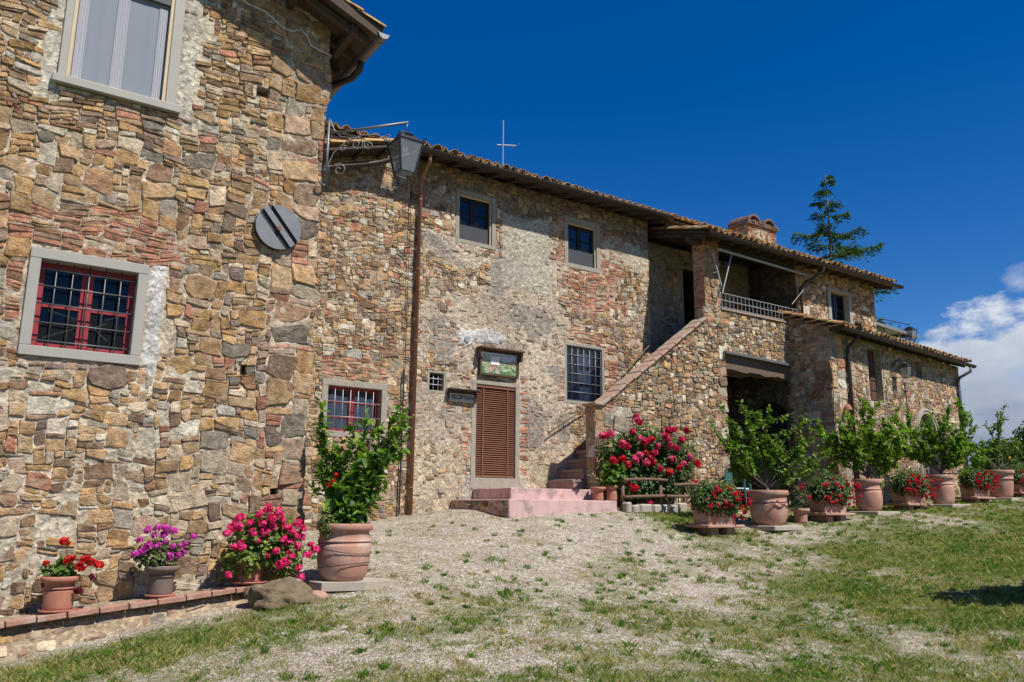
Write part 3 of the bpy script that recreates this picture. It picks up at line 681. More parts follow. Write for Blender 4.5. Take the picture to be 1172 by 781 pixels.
# ================================================================== B  long farmhouse
B = thing('farmhouse', 'long two storey stone farmhouse with a wooden slatted door blind and tiled eaves', 'house', (9, 14.4, 0))
YB = 14.4
holesB = [(5.59, 6.93, 2.9, 3.98), (7.8, 8.24, 3.90, 4.37), (8.38, 9.42, 7.2, 8.42), (11.35, 12.45, 7.19, 8.44), (11.33, 12.52, 3.97, 5.38), (8.86, 10.08, 2.02, 4.27), (12.90, 12.98, 6.58, 6.66)]
def zoneB(u, v):
    z = {}; q = mn(u * .7, v * .7, 77) + .35 * mn(u * 2.2, v * 2.2, 14)
    g = (.46, .39, .315)
    if u > 7.5 and u < 11.5 and v < 7.3 and q > -.22 + (.25 if u < 8.2 else 0) - (.25 if (9.6 < u < 11.0 and v > 4.2) or 8.4 < u < 10.4 and 5 < v < 7 else 0): z.update(dens=.5, mortar=g if mn(u * 1.3, v * 1.3, 5) < .15 else (.31, .275, .24), push=.012)
    if 9.55 < u < 10.9 and 6.4 < v < 8.25: z.update(dens=.04, mortar=(.41, .37, .31), push=.022)
    if 12.6 < u < 14 and 7.55 + .2 * q < v < 8.6: z.update(dens=.08, mortar=(.42, .37, .29), push=.02)
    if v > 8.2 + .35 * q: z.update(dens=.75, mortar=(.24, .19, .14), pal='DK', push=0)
    if 11.15 < u < 12.75 and 6.3 + .3 * q < v < 7.2 or 12.45 < u < 12.95 and 7.1 < v < 8.35 or 11.08 < u < 11.35 and 6.8 < v < 8.4: z.update(style='brick', dens=.94)
    if (12.52 < u < 12.75 or 11.1 < u < 11.33) and 3.8 < v < 5.5 or (11.2 < u < 12.65 and 5.38 < v < 5.6): z.update(style='brick', dens=.8)
    if (8.6 < u < 8.86 or 10.08 < u < 10.32) and 2 < v < 4.4 and q > -.2: z.update(style='brick', dens=.7, push=0)
    if 5.5 < u < 7.0 and 3.98 < v < 4.4: z.update(style='brick', dens=.85)
    if u < 7.4: z.update(mortar=(.40, .34, .25))
    if v < 2.9 and u > 7.3: z.update(dens=.6, mortar=(.46, .39, .29))
    if 8.6 < u < 10.3 and v < 2.25: z.update(dens=.0, mortar=(.36, .33, .28), push=.02)
    if (u - 8.68) ** 2 + ((v - 5.13)) ** 2 < .19 ** 2 + .01 * q: z.update(dens=0, mortar=(.52, .51, .50), push=.04)
    if ((u - 9.25) / .42) ** 2 + ((v - 5.22) / .17) ** 2 < 1 + .3 * q: z.update(dens=0, mortar=(.48, .48, .48), push=.035)
    return z
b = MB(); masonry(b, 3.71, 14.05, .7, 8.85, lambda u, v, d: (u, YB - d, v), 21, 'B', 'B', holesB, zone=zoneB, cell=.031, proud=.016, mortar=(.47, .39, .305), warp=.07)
masonry(b, YB, 15.4, 4.5, 8.9, lambda u, v, d: (14.05 + d, u, v), 23, 'B', 'B', proud=.01, warp=0)
for bx in ((3.72, 14.04, 20, 20.02, .5, 8.8), (3.715, 3.735, 14.45, 20, .5, 8.8), (14.02, 14.04, 15.4, 20, 1, 8.8)): b.box(*bx, 0, (.4, .34, .25))
b.prism([(14.42, 8.8), (20, 8.8), (17.2, 9.5)], 3.72, 3.74, 0, (.4, .34, .25), ax='x')
b.add([(12.85, 14.6, 6.5), (13.05, 14.6, 6.5), (13.05, 14.6, 6.7), (12.85, 14.6, 6.7)], [(0, 1, 2, 3)], 0, (.05, .04, .03))
b.build('wall', WM, B)
th = math.atan(.27); c2, s2 = math.cos(th), math.sin(th)
b = MB(); roof_slab(b, (7.05, 13.86, 8.83), (1, 0, 0), (0, c2, s2), (0, -s2, c2), 11.6, 3.48); b.box(14.3, 18.6, 14.0, 14.05, 8.4, 8.82); roof_slab(b, (3.4, 20.5, 8.83), (1, 0, 0), (0, -c2, s2), (0, s2, c2), 10.9, 3.45)
roof_slab(b, (3.8, 14.3, 8.93), (1, 0, 0), (0, c2, s2), (0, -s2, c2), 3.25, 3.03)
for i in range(15):
    T = Matrix.Translation((7.15 + i * .5, 13.93, 8.79)) @ Matrix.Rotation(th, 4, 'X'); b.box(-.035, .035, 0, .85, -.085, -.006, T=T)
rf = b.build('roof', 'roof_boards', B)
b = MB(); roof_tiles(b, (7.1, 13.82, 8.835), (1, 0, 0), (0, c2, s2), (0, -s2, c2), 11.5, 3.5, 5); roof_tiles(b, (3.8, 14.3, 8.935), (1, 0, 0), (0, c2, s2), (0, -s2, c2), 3.2, 3.0, 6)
roof_tiles(b, (14.3, 20.54, 8.835), (-1, 0, 0), (0, -c2, s2), (0, s2, c2), 10.9, 3.5, 61)
b.build('tiles', 'roof_tile', rf)
# small sloping porch roof in the corner between the two houses
O = Vector((6.55, 13.72, 8.72)); e2 = Vector((-.93, 0, -.30)).normalized(); nn = Vector((-.30, 0, .93)).normalized() * 1
b = MB(); vs = []
for a in (0, 2.9):
    for y in (13.9, 14.4):
        for d in (0, -.05): vs.append(Vector((6.75, y, 8.80)) + e2 * a + Vector((0, 0, d)))
b.add(vs, [(0, 1, 3, 2), (4, 6, 7, 5), (0, 4, 5, 1), (2, 3, 7, 6), (0, 2, 6, 4), (1, 5, 7, 3)])
for k in range(5): p = Vector((6.5, 0, 8.70)) + e2 * (k * .55); b.box(p.x - .035, p.x + .035, 13.95, 14.4, p.z - .1, p.z - .02)
lr = b.build('corner_roof', 'roof_boards', B)
b = MB(); roof_tiles(b, (3.95, 14.38, 7.93), (0, -1, 0), tuple(-e2), (-.307, 0, .95), .45, 2.9, 7); b.build('tiles', 'roof_tile', lr)
b = MB(); half_gutter(b, (7.1, 13.80, 8.80), (14.35, 13.80, 8.86), .08); b.build('gutter', 'brown_gutter', B)
b = MB(); b.tube([(7.2, 13.85, 8.74), (6.8, 13.95, 8.55), (6.4, 14.08, 8.38), (6.15, 14.13, 8.30), (5.2, 14.13, 7.98), (3.9, 14.13, 7.54)], .055, 10); b.build('gutter', 'brown_gutter', B, smooth=True)
b = MB(); pipe_with_straps(b, [(7.42, 13.82, 8.75), (7.42, 13.86, 8.58), (7.44, 14.2, 8.36), (7.46, 14.29, 8.25), (7.46, 14.29, 1.4)], .041, [(7.46, 14.29, z) for z in (7.9, 6.4, 4.9, 3.4, 2.0)])
b.build('downpipe', 'copper_pipe', B, smooth=True)
b = MB(); b.tube([(7.26, 14.33, 8.2), (7.26, 14.34, 4.3)], .007, 5); b.tube([(7.24, 14.33, 4.3), (7.24, 14.33, 1.5)], .016, 6); b.build('cable', 'dark_iron', B)
# small red barred window
w = surround(B, 'window', 5.59, 6.93, 2.9, 3.98, 5.71, 6.81, 3.01, 3.86, YB, 'grey_stone_trim', .02, .26)
sash(w, 5.71, 6.81, 3.01, 3.86, YB + .14, 'red_paint', 2, 2, .055, .028)
pane(w, 5.73, 6.79, 3.03, 3.84, YB + .16)
for x in (5.78, 6.32): curtain(w, x, x + .42, 3.06, 3.70, YB + .2, 'curtain', 4, .01, sag=.02)
grille(w, 5.71, 6.81, 3.01, 3.86, YB + .03, lin(5.71, 6.81, 6), [3.29, 3.57], .008, 'pale_iron')
room(w, 5.71, 6.81, 3.01, 3.86, YB + .24, YB + 1)
# little vent window
w = surround(B, 'window', 7.8, 8.24, 3.90, 4.37, 7.855, 8.185, 3.96, 4.315, YB, 'grey_stone_trim', .01, .2)
grille(w, 7.855, 8.185, 3.96, 4.315, YB + .05, [7.97, 8.08], [4.08, 4.2], .011, 'pale_iron'); room(w, 7.855, 8.185, 3.96, 4.315, YB + .15, YB + .8)
# two upper windows with screens
for (xo0, xo1, zo0, zo1, xi0, xi1, zi0, zi1) in ((8.38, 9.42, 7.2, 8.42, 8.475, 9.31, 7.29, 8.315), (11.35, 12.45, 7.19, 8.44, 11.46, 12.335, 7.295, 8.305)):
    w = surround(B, 'window', xo0, xo1, zo0, zo1, xi0, xi1, zi0, zi1, YB, 'grey_stone_trim', .012, .2)
    bb = MB(); bb.box(xi0, xi1, YB + .03, YB + .07, zi1 - .035, zi1, ch=.003); bb.box(xi1 - .035, xi1, YB + .03, YB + .07, zi0, zi1 - .035, ch=.003); bb.build('screen_frame', 'bare_wood', w)
    sash(w, xi0, xi1 - .035, zi0, zi1 - .035, YB + .11, 'grey_stone_trim' if False else 'black_paint', 2, 2, .06, .03)
    pane(w, xi0 + .02, xi1 - .05, zi0, zi1 - .04, YB + .13)
    n = 30; V = []
    for i in range(n + 1):
        x = xi0 + (xi1 - .04 - xi0) * i / n; V += [(x, YB + .085, zi0), (x, YB + .085, zi0 + .44 + .05 * math.sin(i * .42) + .02 * math.sin(i * 1.1))]
    bb = MB(); bb.add(V, [(2 * i, 2 * i + 2, 2 * i + 3, 2 * i + 1) for i in range(n)]); bb.build('screen', 'dark_screen', w)
    room(w, xi0, xi1, zi0, zi1, YB + .2, YB + .9)
# leaded window right of the door
w = surround(B, 'window', 11.33, 12.52, 3.97, 5.38, 11.395, 12.455, 4.035, 5.315, YB, 'grey_stone_trim', .012, .22)
grille(w, 11.395, 12.455, 4.035, 5.315, YB + .03, lin(11.395, 12.455, 5), lin(4.035, 5.315, 5), .010, 'zinc', name='grille')
bb = MB(); bb.box(11.395, 12.455, YB + .02, YB + .05, 5.285, 5.315); bb.box(11.395, 12.455, YB + .02, YB + .05, 4.035, 4.065); bb.box(11.395, 11.425, YB + .02, YB + .05, 4.065, 5.285); bb.box(12.425, 12.455, YB + .02, YB + .05, 4.065, 5.285); bb.build('frame', 'zinc', w)
pane(w, 11.4, 12.45, 4.04, 5.31, YB + .06)
for z in (4.2, 4.6, 4.98): curtain(w, 11.86, 12.2, z - .1, z + .2, YB + .12, 'curtain', 4, .01)
bb = MB(); bb.box(11.4, 12.45, YB + .17, YB + .175, 4.04, 5.31); bb.build('backdrop_cloth', 'insect_screen', w)
# entrance door with slatted blind
d = surround(B, 'door', 8.86, 10.08, 2.02, 4.27, 8.975, 9.975, 2.24, 4.185, YB, 'grey_stone_trim', .025, .25)
bb = MB(); n = 41
for i in range(n):
    z = 2.27 + i * (1.83 / n); T = Matrix.Translation((0, YB + .03, z + .02)) @ Matrix.Rotation(rad(38), 4, 'X'); bb.box(8.985, 9.965, -.018, .018, -.0035, .0035, T=T)
bl = bb.build('blind', 'blind_wood', d)
bb = MB(); bb.box(8.98, 9.97, YB - .005, YB + .07, 4.12, 4.18, ch=.005); bb.build('head_rail', 'blind_wood', bl); bb = MB(); bb.box(8.985, 9.965, YB + .01, YB + .05, 2.25, 2.275, ch=.004); bb.build('bottom_rail', 'blind_wood', bl)
bb = MB()
for x in (9.16, 9.78): bb.box(x - .012, x + .012, YB + .002, YB + .008, 2.26, 4.13)
bb.build('ladder_tape', 'blind_wood', bl)
bb = MB(); bb.box(8.98, 9.97, YB + .09, YB + .12, 2.24, 4.18); bb.build('door_leaf', 'roof_boards', d)
# handrail bar up the stairs, fixed to the wall
bb = MB(); bb.tube([(10.78, 14.28, 3.22), (10.8, 14.28, 3.26), (12.25, 14.28, 4.10), (13.98, 14.28, 5.66)], .014, 8)
for p in ((11.3, 3.55), (12.6, 4.42), (13.6, 5.32)): bb.tube([(p[0], 14.28, p[1]), (p[0], 14.4, p[1] - .02)], .012, 6)
bb.build('handrail', 'old_timber', B, smooth=True)
# round white conduit patch with dark hole
bb = MB(); bb.tube([(8.69, 14.335, 5.1), (8.69, 14.36, 5.1)], .062, 20); bb.build('vent_cap', 'pale_iron', B); 

# painted board above the door
t = thing('picture_board', 'small painted landscape board under a little roof above the slatted door', 'picture', (9.5, 14.36, 4.4))
nx, nz = 72, 36; V = []; Cc = []; F = []
def paint(u, v):
    r = random.Random(int(u * 71) * 97 + int(v * 35)); j = r.uniform(.8, 1.2)
    j *= 1 + .8 * mn(u * 22, v * 14, 3); u += .05 * mn(u * 9, v * 9, 1); v += .08 * mn(u * 7, v * 7, 2)
    hill = .72 + .1 * math.sin(u * 5 + 1)
    if v > hill: c_ = (.42, .5, .62)
    elif v > .5 and u < .3: c_ = (.45, .40, .22) if v > .6 else (.38, .33, .2)
    elif .18 < u < .45 and .12 < v < .38: c_ = (.42, .16, .1) if v > .3 else (.45, .28, .2)
    elif u > .45 and v > .42: c_ = (.22, .34, .08) if (u * 12) % 1 < .55 else (.32, .30, .12)
    elif v > .38: c_ = (.35, .36, .12)
    else: c_ = (.08, .24, .04) if mn(u * 9, v * 6) > -.1 else (.36, .42, .2)
    if (u - .75) ** 2 * 4 + (v - .22) ** 2 * 9 < .05: c_ = (.35, .5, .2)
    if .35 < u < .39 and .1 < v < .26: c_ = (.03, .04, .08)
    g_ = sum(c_) / 3; return tuple((x * .6 + g_ * .4) * j for x in c_)
for i in range(nx + 1):
    for j in range(nz + 1):
        u, v = i / nx, j / nz; V.append((9.05 + .9 * u, 14.325, 4.43 + .45 * v)); Cc.append(paint(u, v))
F = [(i * (nz + 1) + j, (i + 1) * (nz + 1) + j, (i + 1) * (nz + 1) + j + 1, i * (nz + 1) + j + 1) for i in range(nx) for j in range(nz)]
npmesh('painted_panel', V, F, np.array(Cc), 'painted_scene', t)
bb = MB(); bb.box(9.0, 9.05, 14.30, 14.37, 4.38, 4.93, ch=.004); bb.box(9.95, 10.0, 14.30, 14.37, 4.38, 4.93, ch=.004); bb.box(9.05, 9.95, 14.302, 14.37, 4.38, 4.428, ch=.004); bb.box(9.05, 9.95, 14.33, 14.37, 4.88, 4.93); bb.build('frame', 'roof_boards', t)
bb = MB(); bb.box(8.94, 10.06, 14.14, 14.38, 4.935, 4.965, ch=.004); bb.box(8.96, 9.0, 14.2, 14.38, 4.74, 4.93); bb.box(10.0, 10.04, 14.2, 14.38, 4.74, 4.93); bb.build('hood', 'old_timber', t)
bb = MB(); bb.box(9.28, 9.5, 14.316, 14.321, 4.62, 4.80); bb.build('paper', 'white_plate', t)
# reception sign
t = thing('reception_sign', 'small white sign reading RECEPTION in a wooden box left of the door', 'sign', (8.6, 14.36, 3.75))
bb = MB(); bb.box(8.30, 8.90, 14.345, 14.36, 3.78, 3.93); bb.build('panel', 'old_plate', t)
bb = MB(); bb.box(8.27, 8.93, 14.33, 14.37, 3.75, 3.778); bb.box(8.27, 8.298, 14.325, 14.37, 3.78, 3.99); bb.box(8.902, 8.93, 14.30, 14.37, 3.78, 3.99); bb.box(8.24, 8.96, 14.2, 14.37, 3.995, 4.02, ch=.003); bb.box(8.3, 8.9, 14.34, 14.37, 3.932, 3.99); bb.build('frame', 'roof_boards', t)
cu = bpy.data.curves.new('lettering', 'FONT'); cu.body = 'RECEPTION'; cu.size = .118; cu.align_x = 'CENTER'; cu.align_y = 'CENTER'; cu.extrude = .002; cu.offset = .0022
to = bpy.data.objects.new('tmp', cu); COL.objects.link(to); bpy.context.view_layer.update()
me = bpy.data.meshes.new_from_object(to.evaluated_get(bpy.context.evaluated_depsgraph_get())); bpy.data.objects.remove(to)
w_ = max(v.co.x for v in me.vertices) - min(v.co.x for v in me.vertices); k = .52 / w_
me.transform(Matrix.Translation((.012, 14.342 - 14.36, 3.855 - 3.75)) @ Matrix.Rotation(math.pi / 2, 4, 'X') @ Matrix.Diagonal((k, min(1, k * 1.15), 1, 1))); me.materials.clear(); me.materials.append(MATS['black_paint'])
lt = bpy.data.objects.new('lettering', me); COL.objects.link(lt); lt.parent = t
# antenna on the farmhouse roof
t = thing('tv_antenna', 'thin white antenna mast with one crossbar standing on the farmhouse roof', 'antenna', (10.65, 16, 9.3))
bb = MB(); bb.tube([(10.65, 16, 9.3), (10.65, 16, 11.33)], .016, 6); bb.build('mast', 'pale_iron', t)
bb = MB(); bb.tube([(10.5, 16.05, 10.64), (11.02, 15.95, 10.72)], .014, 6); bb.tube([(11.0, 15.8, 10.71), (11.0, 16.1, 10.71)], .008, 5); bb.build('crossbar', 'pale_iron', t)

# ================================================================== stairs
t = thing('doorstep', 'two low pink concrete steps below the slatted entrance door', 'steps', (9.7, 12.3, 1.5))
bb = MB(); bb.box(8.4, 10.98, 12.3, 14.36, 1.3, 1.785, 0, ch=.012); bb.build('lower_step', 'pink_concrete', t)
bb = MB(); bb.box(8.92, 11.18, 13.0, 14.365, 1.787, 2.01, 0, ch=.01); bb.build('upper_step', 'pink_concrete', t)
bb = MB(); masonry(bb, 12.34, 14.3, 1.35, 1.76, lambda u, v, d: (8.4 - d, u, v), 33, 'B', 'C', proud=.006, warp=.0, mortar=(.26, .22, .16), dens=.5, mres=.07); bb.build('side_face', WM, t)
t = thing('outside_staircase', 'dim pink stone stairs climbing behind the sloping parapet beside the door', 'stairs', (11.5, 13.9, 2))
bb = MB(); n = 15
for i in range(n):
    z0 = 2.012 + i * .2245; xs_ = 10.86 + i * .27
    if xs_ < 14.3: bb.box(xs_, 14.4, 13.52, 14.38, z0, z0 + .145, 0); bb.box(xs_ - .03, 14.4, 13.51, 14.385, z0 + .147, z0 + .2225, 1, ch=.01)
bb.box(14.4, 18.0, 13.5, 14.72, 5.2, 5.4, 1)
bb.build('flight', ['dull_pink', 'step_concrete'], t)

def arch_ring(cx, cz, r0, r1, y0, y1, n=24, leg=.0):
    pts = []
    o = [(cx - r1, cz - leg)] + [(cx + r1 * math.cos(math.pi - math.pi * k / n), cz + r1 * math.sin(math.pi * k / n)) for k in range(n + 1)] + [(cx + r1, cz - leg)]
    i = [(cx - r0, cz - leg)] + [(cx + r0 * math.cos(math.pi - math.pi * k / n), cz + r0 * math.sin(math.pi * k / n)) for k in range(n + 1)] + [(cx + r0, cz - leg)]
    vs = [(a, y0, b_) for a, b_ in o] + [(a, y0, b_) for a, b_ in i] + [(a, y1, b_) for a, b_ in o] + [(a, y1, b_) for a, b_ in i]; m_ = len(o); fs = []
    for k in range(m_ - 1): fs += [(k, k + 1, m_ + k + 1, m_ + k), (2 * m_ + k + 1, 2 * m_ + k, 3 * m_ + k, 3 * m_ + k + 1), (k + 1, k, 2 * m_ + k, 2 * m_ + k + 1), (m_ + k, m_ + k + 1, 3 * m_ + k + 1, 3 * m_ + k)]
    return vs, fs

# ================================================================== C  loggia wing
Cw = thing('loggia_wing', 'stone wing with a shaded upper loggia, sloping stair parapet and dark porch', 'house', (16, 13.2, 0))
YC = 13.2
def cope(u): return 3.80 if u < 11.42 else 3.80 + (u - 11.42) * .712
insC = lambda u, v: (v < cope(u) if u < 14.68 else v < 6.47) if u < 18.36 else True
holesC = [(15.38, 17.98, .5, 5.36), (19.74, 20.86, 6.3, 7.78), (12.86, 12.98, 3.08, 3.22), (13.9, 14.0, 3.28, 3.38)]
def zoneC(u, v):
    z = {}
    if u < 11.75 and v < 3.9: z.update(style='quoin', mortar=(.38, .32, .24))
    if 15.05 < u < 15.38 and v < 5.3: z.update(style='quoin')
    if v > 5.4 and u > 15.2 and u < 18.3: z.update(pal='B')
    if 18.3 < u < 18.8: z.update(style='quoin')
    if 12.2 < u < 14.6 and v > 3.8 and v > cope(u) - 1.2: z.update(dens=.9, mortar=(.33, .28, .2))
    return z
b = MB(); masonry(b, 11.2, 22.06, 1.0, 8.25, lambda u, v, d: (u, YC - d, v), 41, 'C', 'C', holesC, inside=insC, zone=zoneC, cell=.034, proud=.024, mortar=(.36, .31, .24), warp=.06)
masonry(b, 13.2, 13.5, 1.3, 3.8, lambda u, v, d: (11.2 - d, u, v), 42, 'quoin', 'C', proud=.008, warp=0, cell=.05)
masonry(b, 14.05, 18.36, 5.4, 8.5, lambda u, v, d: (u, 14.78 - d, v), 43, 'B', 'DK', [(15.62, 16.3, 5.4, 8.05)], cell=.045, proud=.008, mortar=(.30, .26, .21), dens=.35, warp=0)  # loggia back wall: mortar darkened to stand for shade
masonry(b, 13.2, 14.78, 5.4, 8.4, lambda u, v, d: (18.36 - d, u, v), 44, 'C', 'S', cell=.045, proud=.012, warp=0, mortar=(.14, .11, .08))  # loggia side wall: shade painted into stones and mortar
masonry(b, 13.2, 16.0, 1.2, 5.3, lambda u, v, d: (15.38 + d, u, v), 45, 'C', 'S', cell=.05, proud=.01, warp=0, mortar=(.10, .08, .06))  # left porch wall, its shade put into the colours
masonry(b, 15.38, 18.0, 1.2, 5.3, lambda u, v, d: (u, 16.0 - d, v), 46, 'C', 'S', cell=.05, proud=.01, warp=0, mortar=(.10, .08, .06))  # back porch wall, coloured near black in place of shade
tn = (.40, .34, .25)
b.prism([(11.22, 1.5), (14.7, 1.5), (14.7, 6.0), (11.6, 3.78), (11.22, 3.78)], 13.23, 13.5, 0, tn)          # body of the parapet
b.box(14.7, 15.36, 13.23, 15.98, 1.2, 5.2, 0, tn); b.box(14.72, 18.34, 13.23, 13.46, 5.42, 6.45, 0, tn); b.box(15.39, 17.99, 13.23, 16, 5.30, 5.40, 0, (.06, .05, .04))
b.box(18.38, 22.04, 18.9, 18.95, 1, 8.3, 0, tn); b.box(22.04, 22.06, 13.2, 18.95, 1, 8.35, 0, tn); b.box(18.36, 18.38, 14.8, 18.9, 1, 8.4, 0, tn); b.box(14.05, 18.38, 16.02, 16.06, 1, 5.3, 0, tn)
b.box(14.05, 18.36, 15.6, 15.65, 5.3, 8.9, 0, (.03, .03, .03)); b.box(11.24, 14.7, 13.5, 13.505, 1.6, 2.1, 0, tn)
b.build('wall', WM, Cw)
b = MB()      # tops of the sloping parapet
b.box(11.15, 11.42, 13.12, 13.56, 3.79, 3.855, ch=.012); q_ = math.atan(.712); n_ = 15; Ls = 3.32 / math.cos(q_) / n_
for i in range(n_):
    r = random.Random(i + 3); T = Matrix.Translation((11.41, 13.34 + r.uniform(-.012, .012), 3.80)) @ Matrix.Rotation(-q_, 4, 'Y') @ Matrix.Translation((i * Ls, 0, r.uniform(-.008, .008))) @ Matrix.Rotation(r.gauss(0, .012), 4, 'Y')
    b.box(.004, Ls - .004, -.215, .215, 0, .062, T=T, ch=.012)
b.build('coping', 'coping_brick', Cw)
b = MB(); b.box(15.28, 18.3, 13.14, 13.5, 6.475, 6.515, ch=.006); b.build('sill', 'coping_brick', Cw)
# pillar
b = MB(); masonry(b, 14.75, 15.30, 6.05, 8.25, lambda u, v, d: (u, 13.19 - d, v), 51, 'quoin', 'C', proud=.014, warp=.01, zone=lambda u, v: dict(style='quoin' if v < 7.4 else 'brick'))
masonry(b, 13.19, 13.54, 5.4, 8.25, lambda u, v, d: (14.75 - d, u, v), 52, 'brick', 'K', proud=.01, warp=.01)
masonry(b, 13.19, 13.54, 5.4, 8.25, lambda u, v, d: (15.30 + d, u, v), 53, 'quoin', 'C', proud=.01, warp=.01)
b.box(14.77, 15.28, 13.21, 13.55, 5.4, 8.25, 0, tn); b.build('pillar', WM, Cw)
# lintel strip and beam over the porch
b = MB(); b.prism([(15.28, 5.43), (17.93, 5.36), (17.93, 5.30), (15.28, 5.37)], 13.06, 13.3); b.build('lintel', 'zinc', Cw)
b = MB(); n = 14; top = []; bot = []
for i in range(n + 1): x = 15.4 + 2.54 * i / n; bot.append((x, 5.0 + .022 * math.sin(i * 1.3) + .012 * math.sin(i * 2.9) - .03 * i / n)); top.append((x, 5.365 - .07 * i / n))
b.prism(bot + top[::-1], 13.2, 13.5); b.build('beam', 'old_timber', Cw)
d = surround(Cw, 'door', 15.62, 16.3, 5.4, 8.05, 15.68, 16.24, 5.42, 8.0, 14.78, 'grey_stone_trim', .01, .1); room(d, 15.68, 16.24, 5.42, 8.0, 14.8, 15.5)
# roof
b = MB(); roof_slab(b, (14.3, 12.72, 8.19), (1, 0, 0), (0, c2, s2), (0, -s2, c2), 8.25, 4.65); roof_slab(b, (14.15, 21.6, 8.19), (1, 0, 0), (0, -c2, s2), (0, s2, c2), 8.4, 4.6)
for i in range(17):
    T = Matrix.Translation((14.4 + i * .5, 12.8, 8.15)) @ Matrix.Rotation(th, 4, 'X'); b.box(-.035, .035, 0, 2.2, -.09, -.006, T=T)
b.box(14.3, 18.5, 13.22, 13.36, 8.06, 8.2)
rf = b.build('roof', 'roof_boards', Cw)
b = MB(); roof_tiles(b, (14.38, 12.68, 8.195), (1, 0, 0), (0, c2, s2), (0, -s2, c2), 8.1, 4.7, 8); roof_tiles(b, (22.5, 21.64, 8.195), (-1, 0, 0), (0, -c2, s2), (0, s2, c2), 8.3, 4.6, 81); b.build('tiles', 'roof_tile', rf)
# chimney
b = MB(); zb = 8.5
masonry(b, 18.75, 20.05, zb, 9.98, lambda u, v, d: (u, 15.0 - d, v), 61, 'brick', 'KK', proud=.006, warp=0, cell=.035); masonry(b, 15.0, 15.7, zb, 9.98, lambda u, v, d: (18.75 - d, u, v), 62, 'brick', 'KK', proud=.006, warp=0, cell=.035)
b.box(18.76, 20.04, 15.01, 15.7, zb, 9.98, 0, tn); ch_ = b.build('chimney', WM, rf)
b = MB(); b.cc = (.34, .19, .12); b.box(18.68, 20.12, 14.93, 15.77, 9.98, 10.05, ch=.01)
for cx_ in (19.05, 19.75):
    for (ra, rb_, y0_, y1_) in ((.30, .235, 14.97, 15.35), (.31, .245, 15.36, 15.74)):
        vs, fs = arch_ring(cx_, 10.05, rb_, ra, y0_, y1_, 12); b.add([(v[0], v[1], 10.05 + (v[2] - 10.05) * .95 + (.02 if y0_ > 15.2 else 0)) for v in vs], fs)
for k in range(9):
    r = random.Random(k); b.box(18.72 + k * .15, 18.72 + k * .15 + .13, 14.9 + r.uniform(0, .04), 15.1, 10.05, 10.09 + r.uniform(0, .03))
b.build('chimney_cap', 'chimney_clay', rf)
b = MB(); half_gutter(b, (14.3, 12.64, 8.155), (22.62, 12.64, 8.14), .075); b.build('gutter', 'brown_gutter', Cw)
b = MB(); pipe_with_straps(b, [(18.84, 12.64, 8.1), (18.84, 12.66, 7.98), (18.7, 12.8, 7.82), (18.5, 13.02, 7.66), (18.42, 13.1, 7.5), (18.42, 13.1, 6.6)], .042, [(18.42, 13.1, 7.2)]); b.build('downpipe', 'brown_gutter', Cw, smooth=True)
# loggia railing: a square lattice of iron bars
b = MB(); nn_ = 20
for i in range(nn_ + 1): x = 15.38 + (18.32 - 15.38) * i / nn_; b.tube([(x, 13.22, 6.52), (x, 13.22, 6.92)], .010, 5)
for z in (6.56, 6.74, 6.92): b.tube([(15.32, 13.21, z), (18.34, 13.21, z)], .012, 6)
b.build('railing', 'pale_iron', Cw)
# upper window with pale jambs
w = surround(Cw, 'window', 19.74, 20.86, 6.3, 7.78, 19.88, 20.74, 6.36, 7.7, YC, 'grey_frame', .03, .25)
grille(w, 19.88, 20.74, 6.36, 6.75, YC - .0, lin(19.88, 20.74, 6), [6.4, 6.72], .009, 'pale_iron'); sash(w, 19.88, 20.74, 6.36, 7.7, YC + .15, 'dark_iron', 2, 2, .05, .03); pane(w, 19.9, 20.72, 6.4, 7.66, YC + .17); room(w, 19.88, 20.74, 6.36, 7.7, YC + .25, YC + 1)
# retracted awning
t = thing('awning_frame', 'retracted awning bar and folding arms across the open loggia', 'awning', (17, 12.9, 7.9))
b = MB(); b.tube([(15.0, 12.95, 7.93), (18.9, 12.95, 7.86)], .035, 10); b.build('roller', 'pale_iron', t, smooth=True)
b = MB(); b.tube([(14.9, 13.02, 7.82), (15.08, 12.95, 7.0), (15.12, 13.1, 6.78)], .02, 6); b.build('arm', 'pale_iron', t); b = MB(); b.tube([(15.5, 12.95, 7.86), (15.16, 13.0, 6.84)], .017, 6); b.build('arm', 'pale_iron', t)
b = MB(); b.tube([(18.8, 12.95, 7.84), (18.0, 13.1, 7.0)], .017, 6); b.build('arm', 'dark_iron', t); b = MB(); b.tube([(14.95, 13.1, 7.3), (15.45, 12.98, 7.72)], .014, 6); b.build('arm', 'dark_iron', t)

# ================================================================== D  low annex, turned 5.8 degrees
AD = rad(5.8)
D = thing('stone_annex', 'lower stone annex at the right end with a lantern, arched opening and mossy tiles', 'house', (18, 12.05, 0), AD, local=True)
def arch_in(u, v): return not (4.5 < u < 5.8 and v < 3.85) and not ((u - 5.15) ** 2 + (v - 3.85) ** 2 < .65 ** 2 and v >= 3.85)
holesD = [(1.9, 2.65, 4.5, 5.93), (4.77, 5.19, 5.42, 5.92)]
def zoneD(u, v):
    z = {}
    if u < .35: z.update(style='quoin')
    if .3 < u < .95 and 3.2 < v < 5.6 and mn(u * 3, v * 2) > -.1: z.update(style='brick', dens=.8)
    return z
b = MB(); masonry(b, 0, 7.85, 1.1, 6.1, lambda u, v, d: (u, -d, v), 71, 'C', 'D', holesD, inside=arch_in, zone=zoneD, proud=.017, mortar=(.46, .40, .30), warp=.06)
archs = lambda u, v: (v < 6.22 + .37 * u) and not (1.30 < u < 2.35 and 3.1 < v < 3.95) and not ((u - 1.82) ** 2 + (v - 3.95) ** 2 < .525 ** 2 and v >= 3.95)
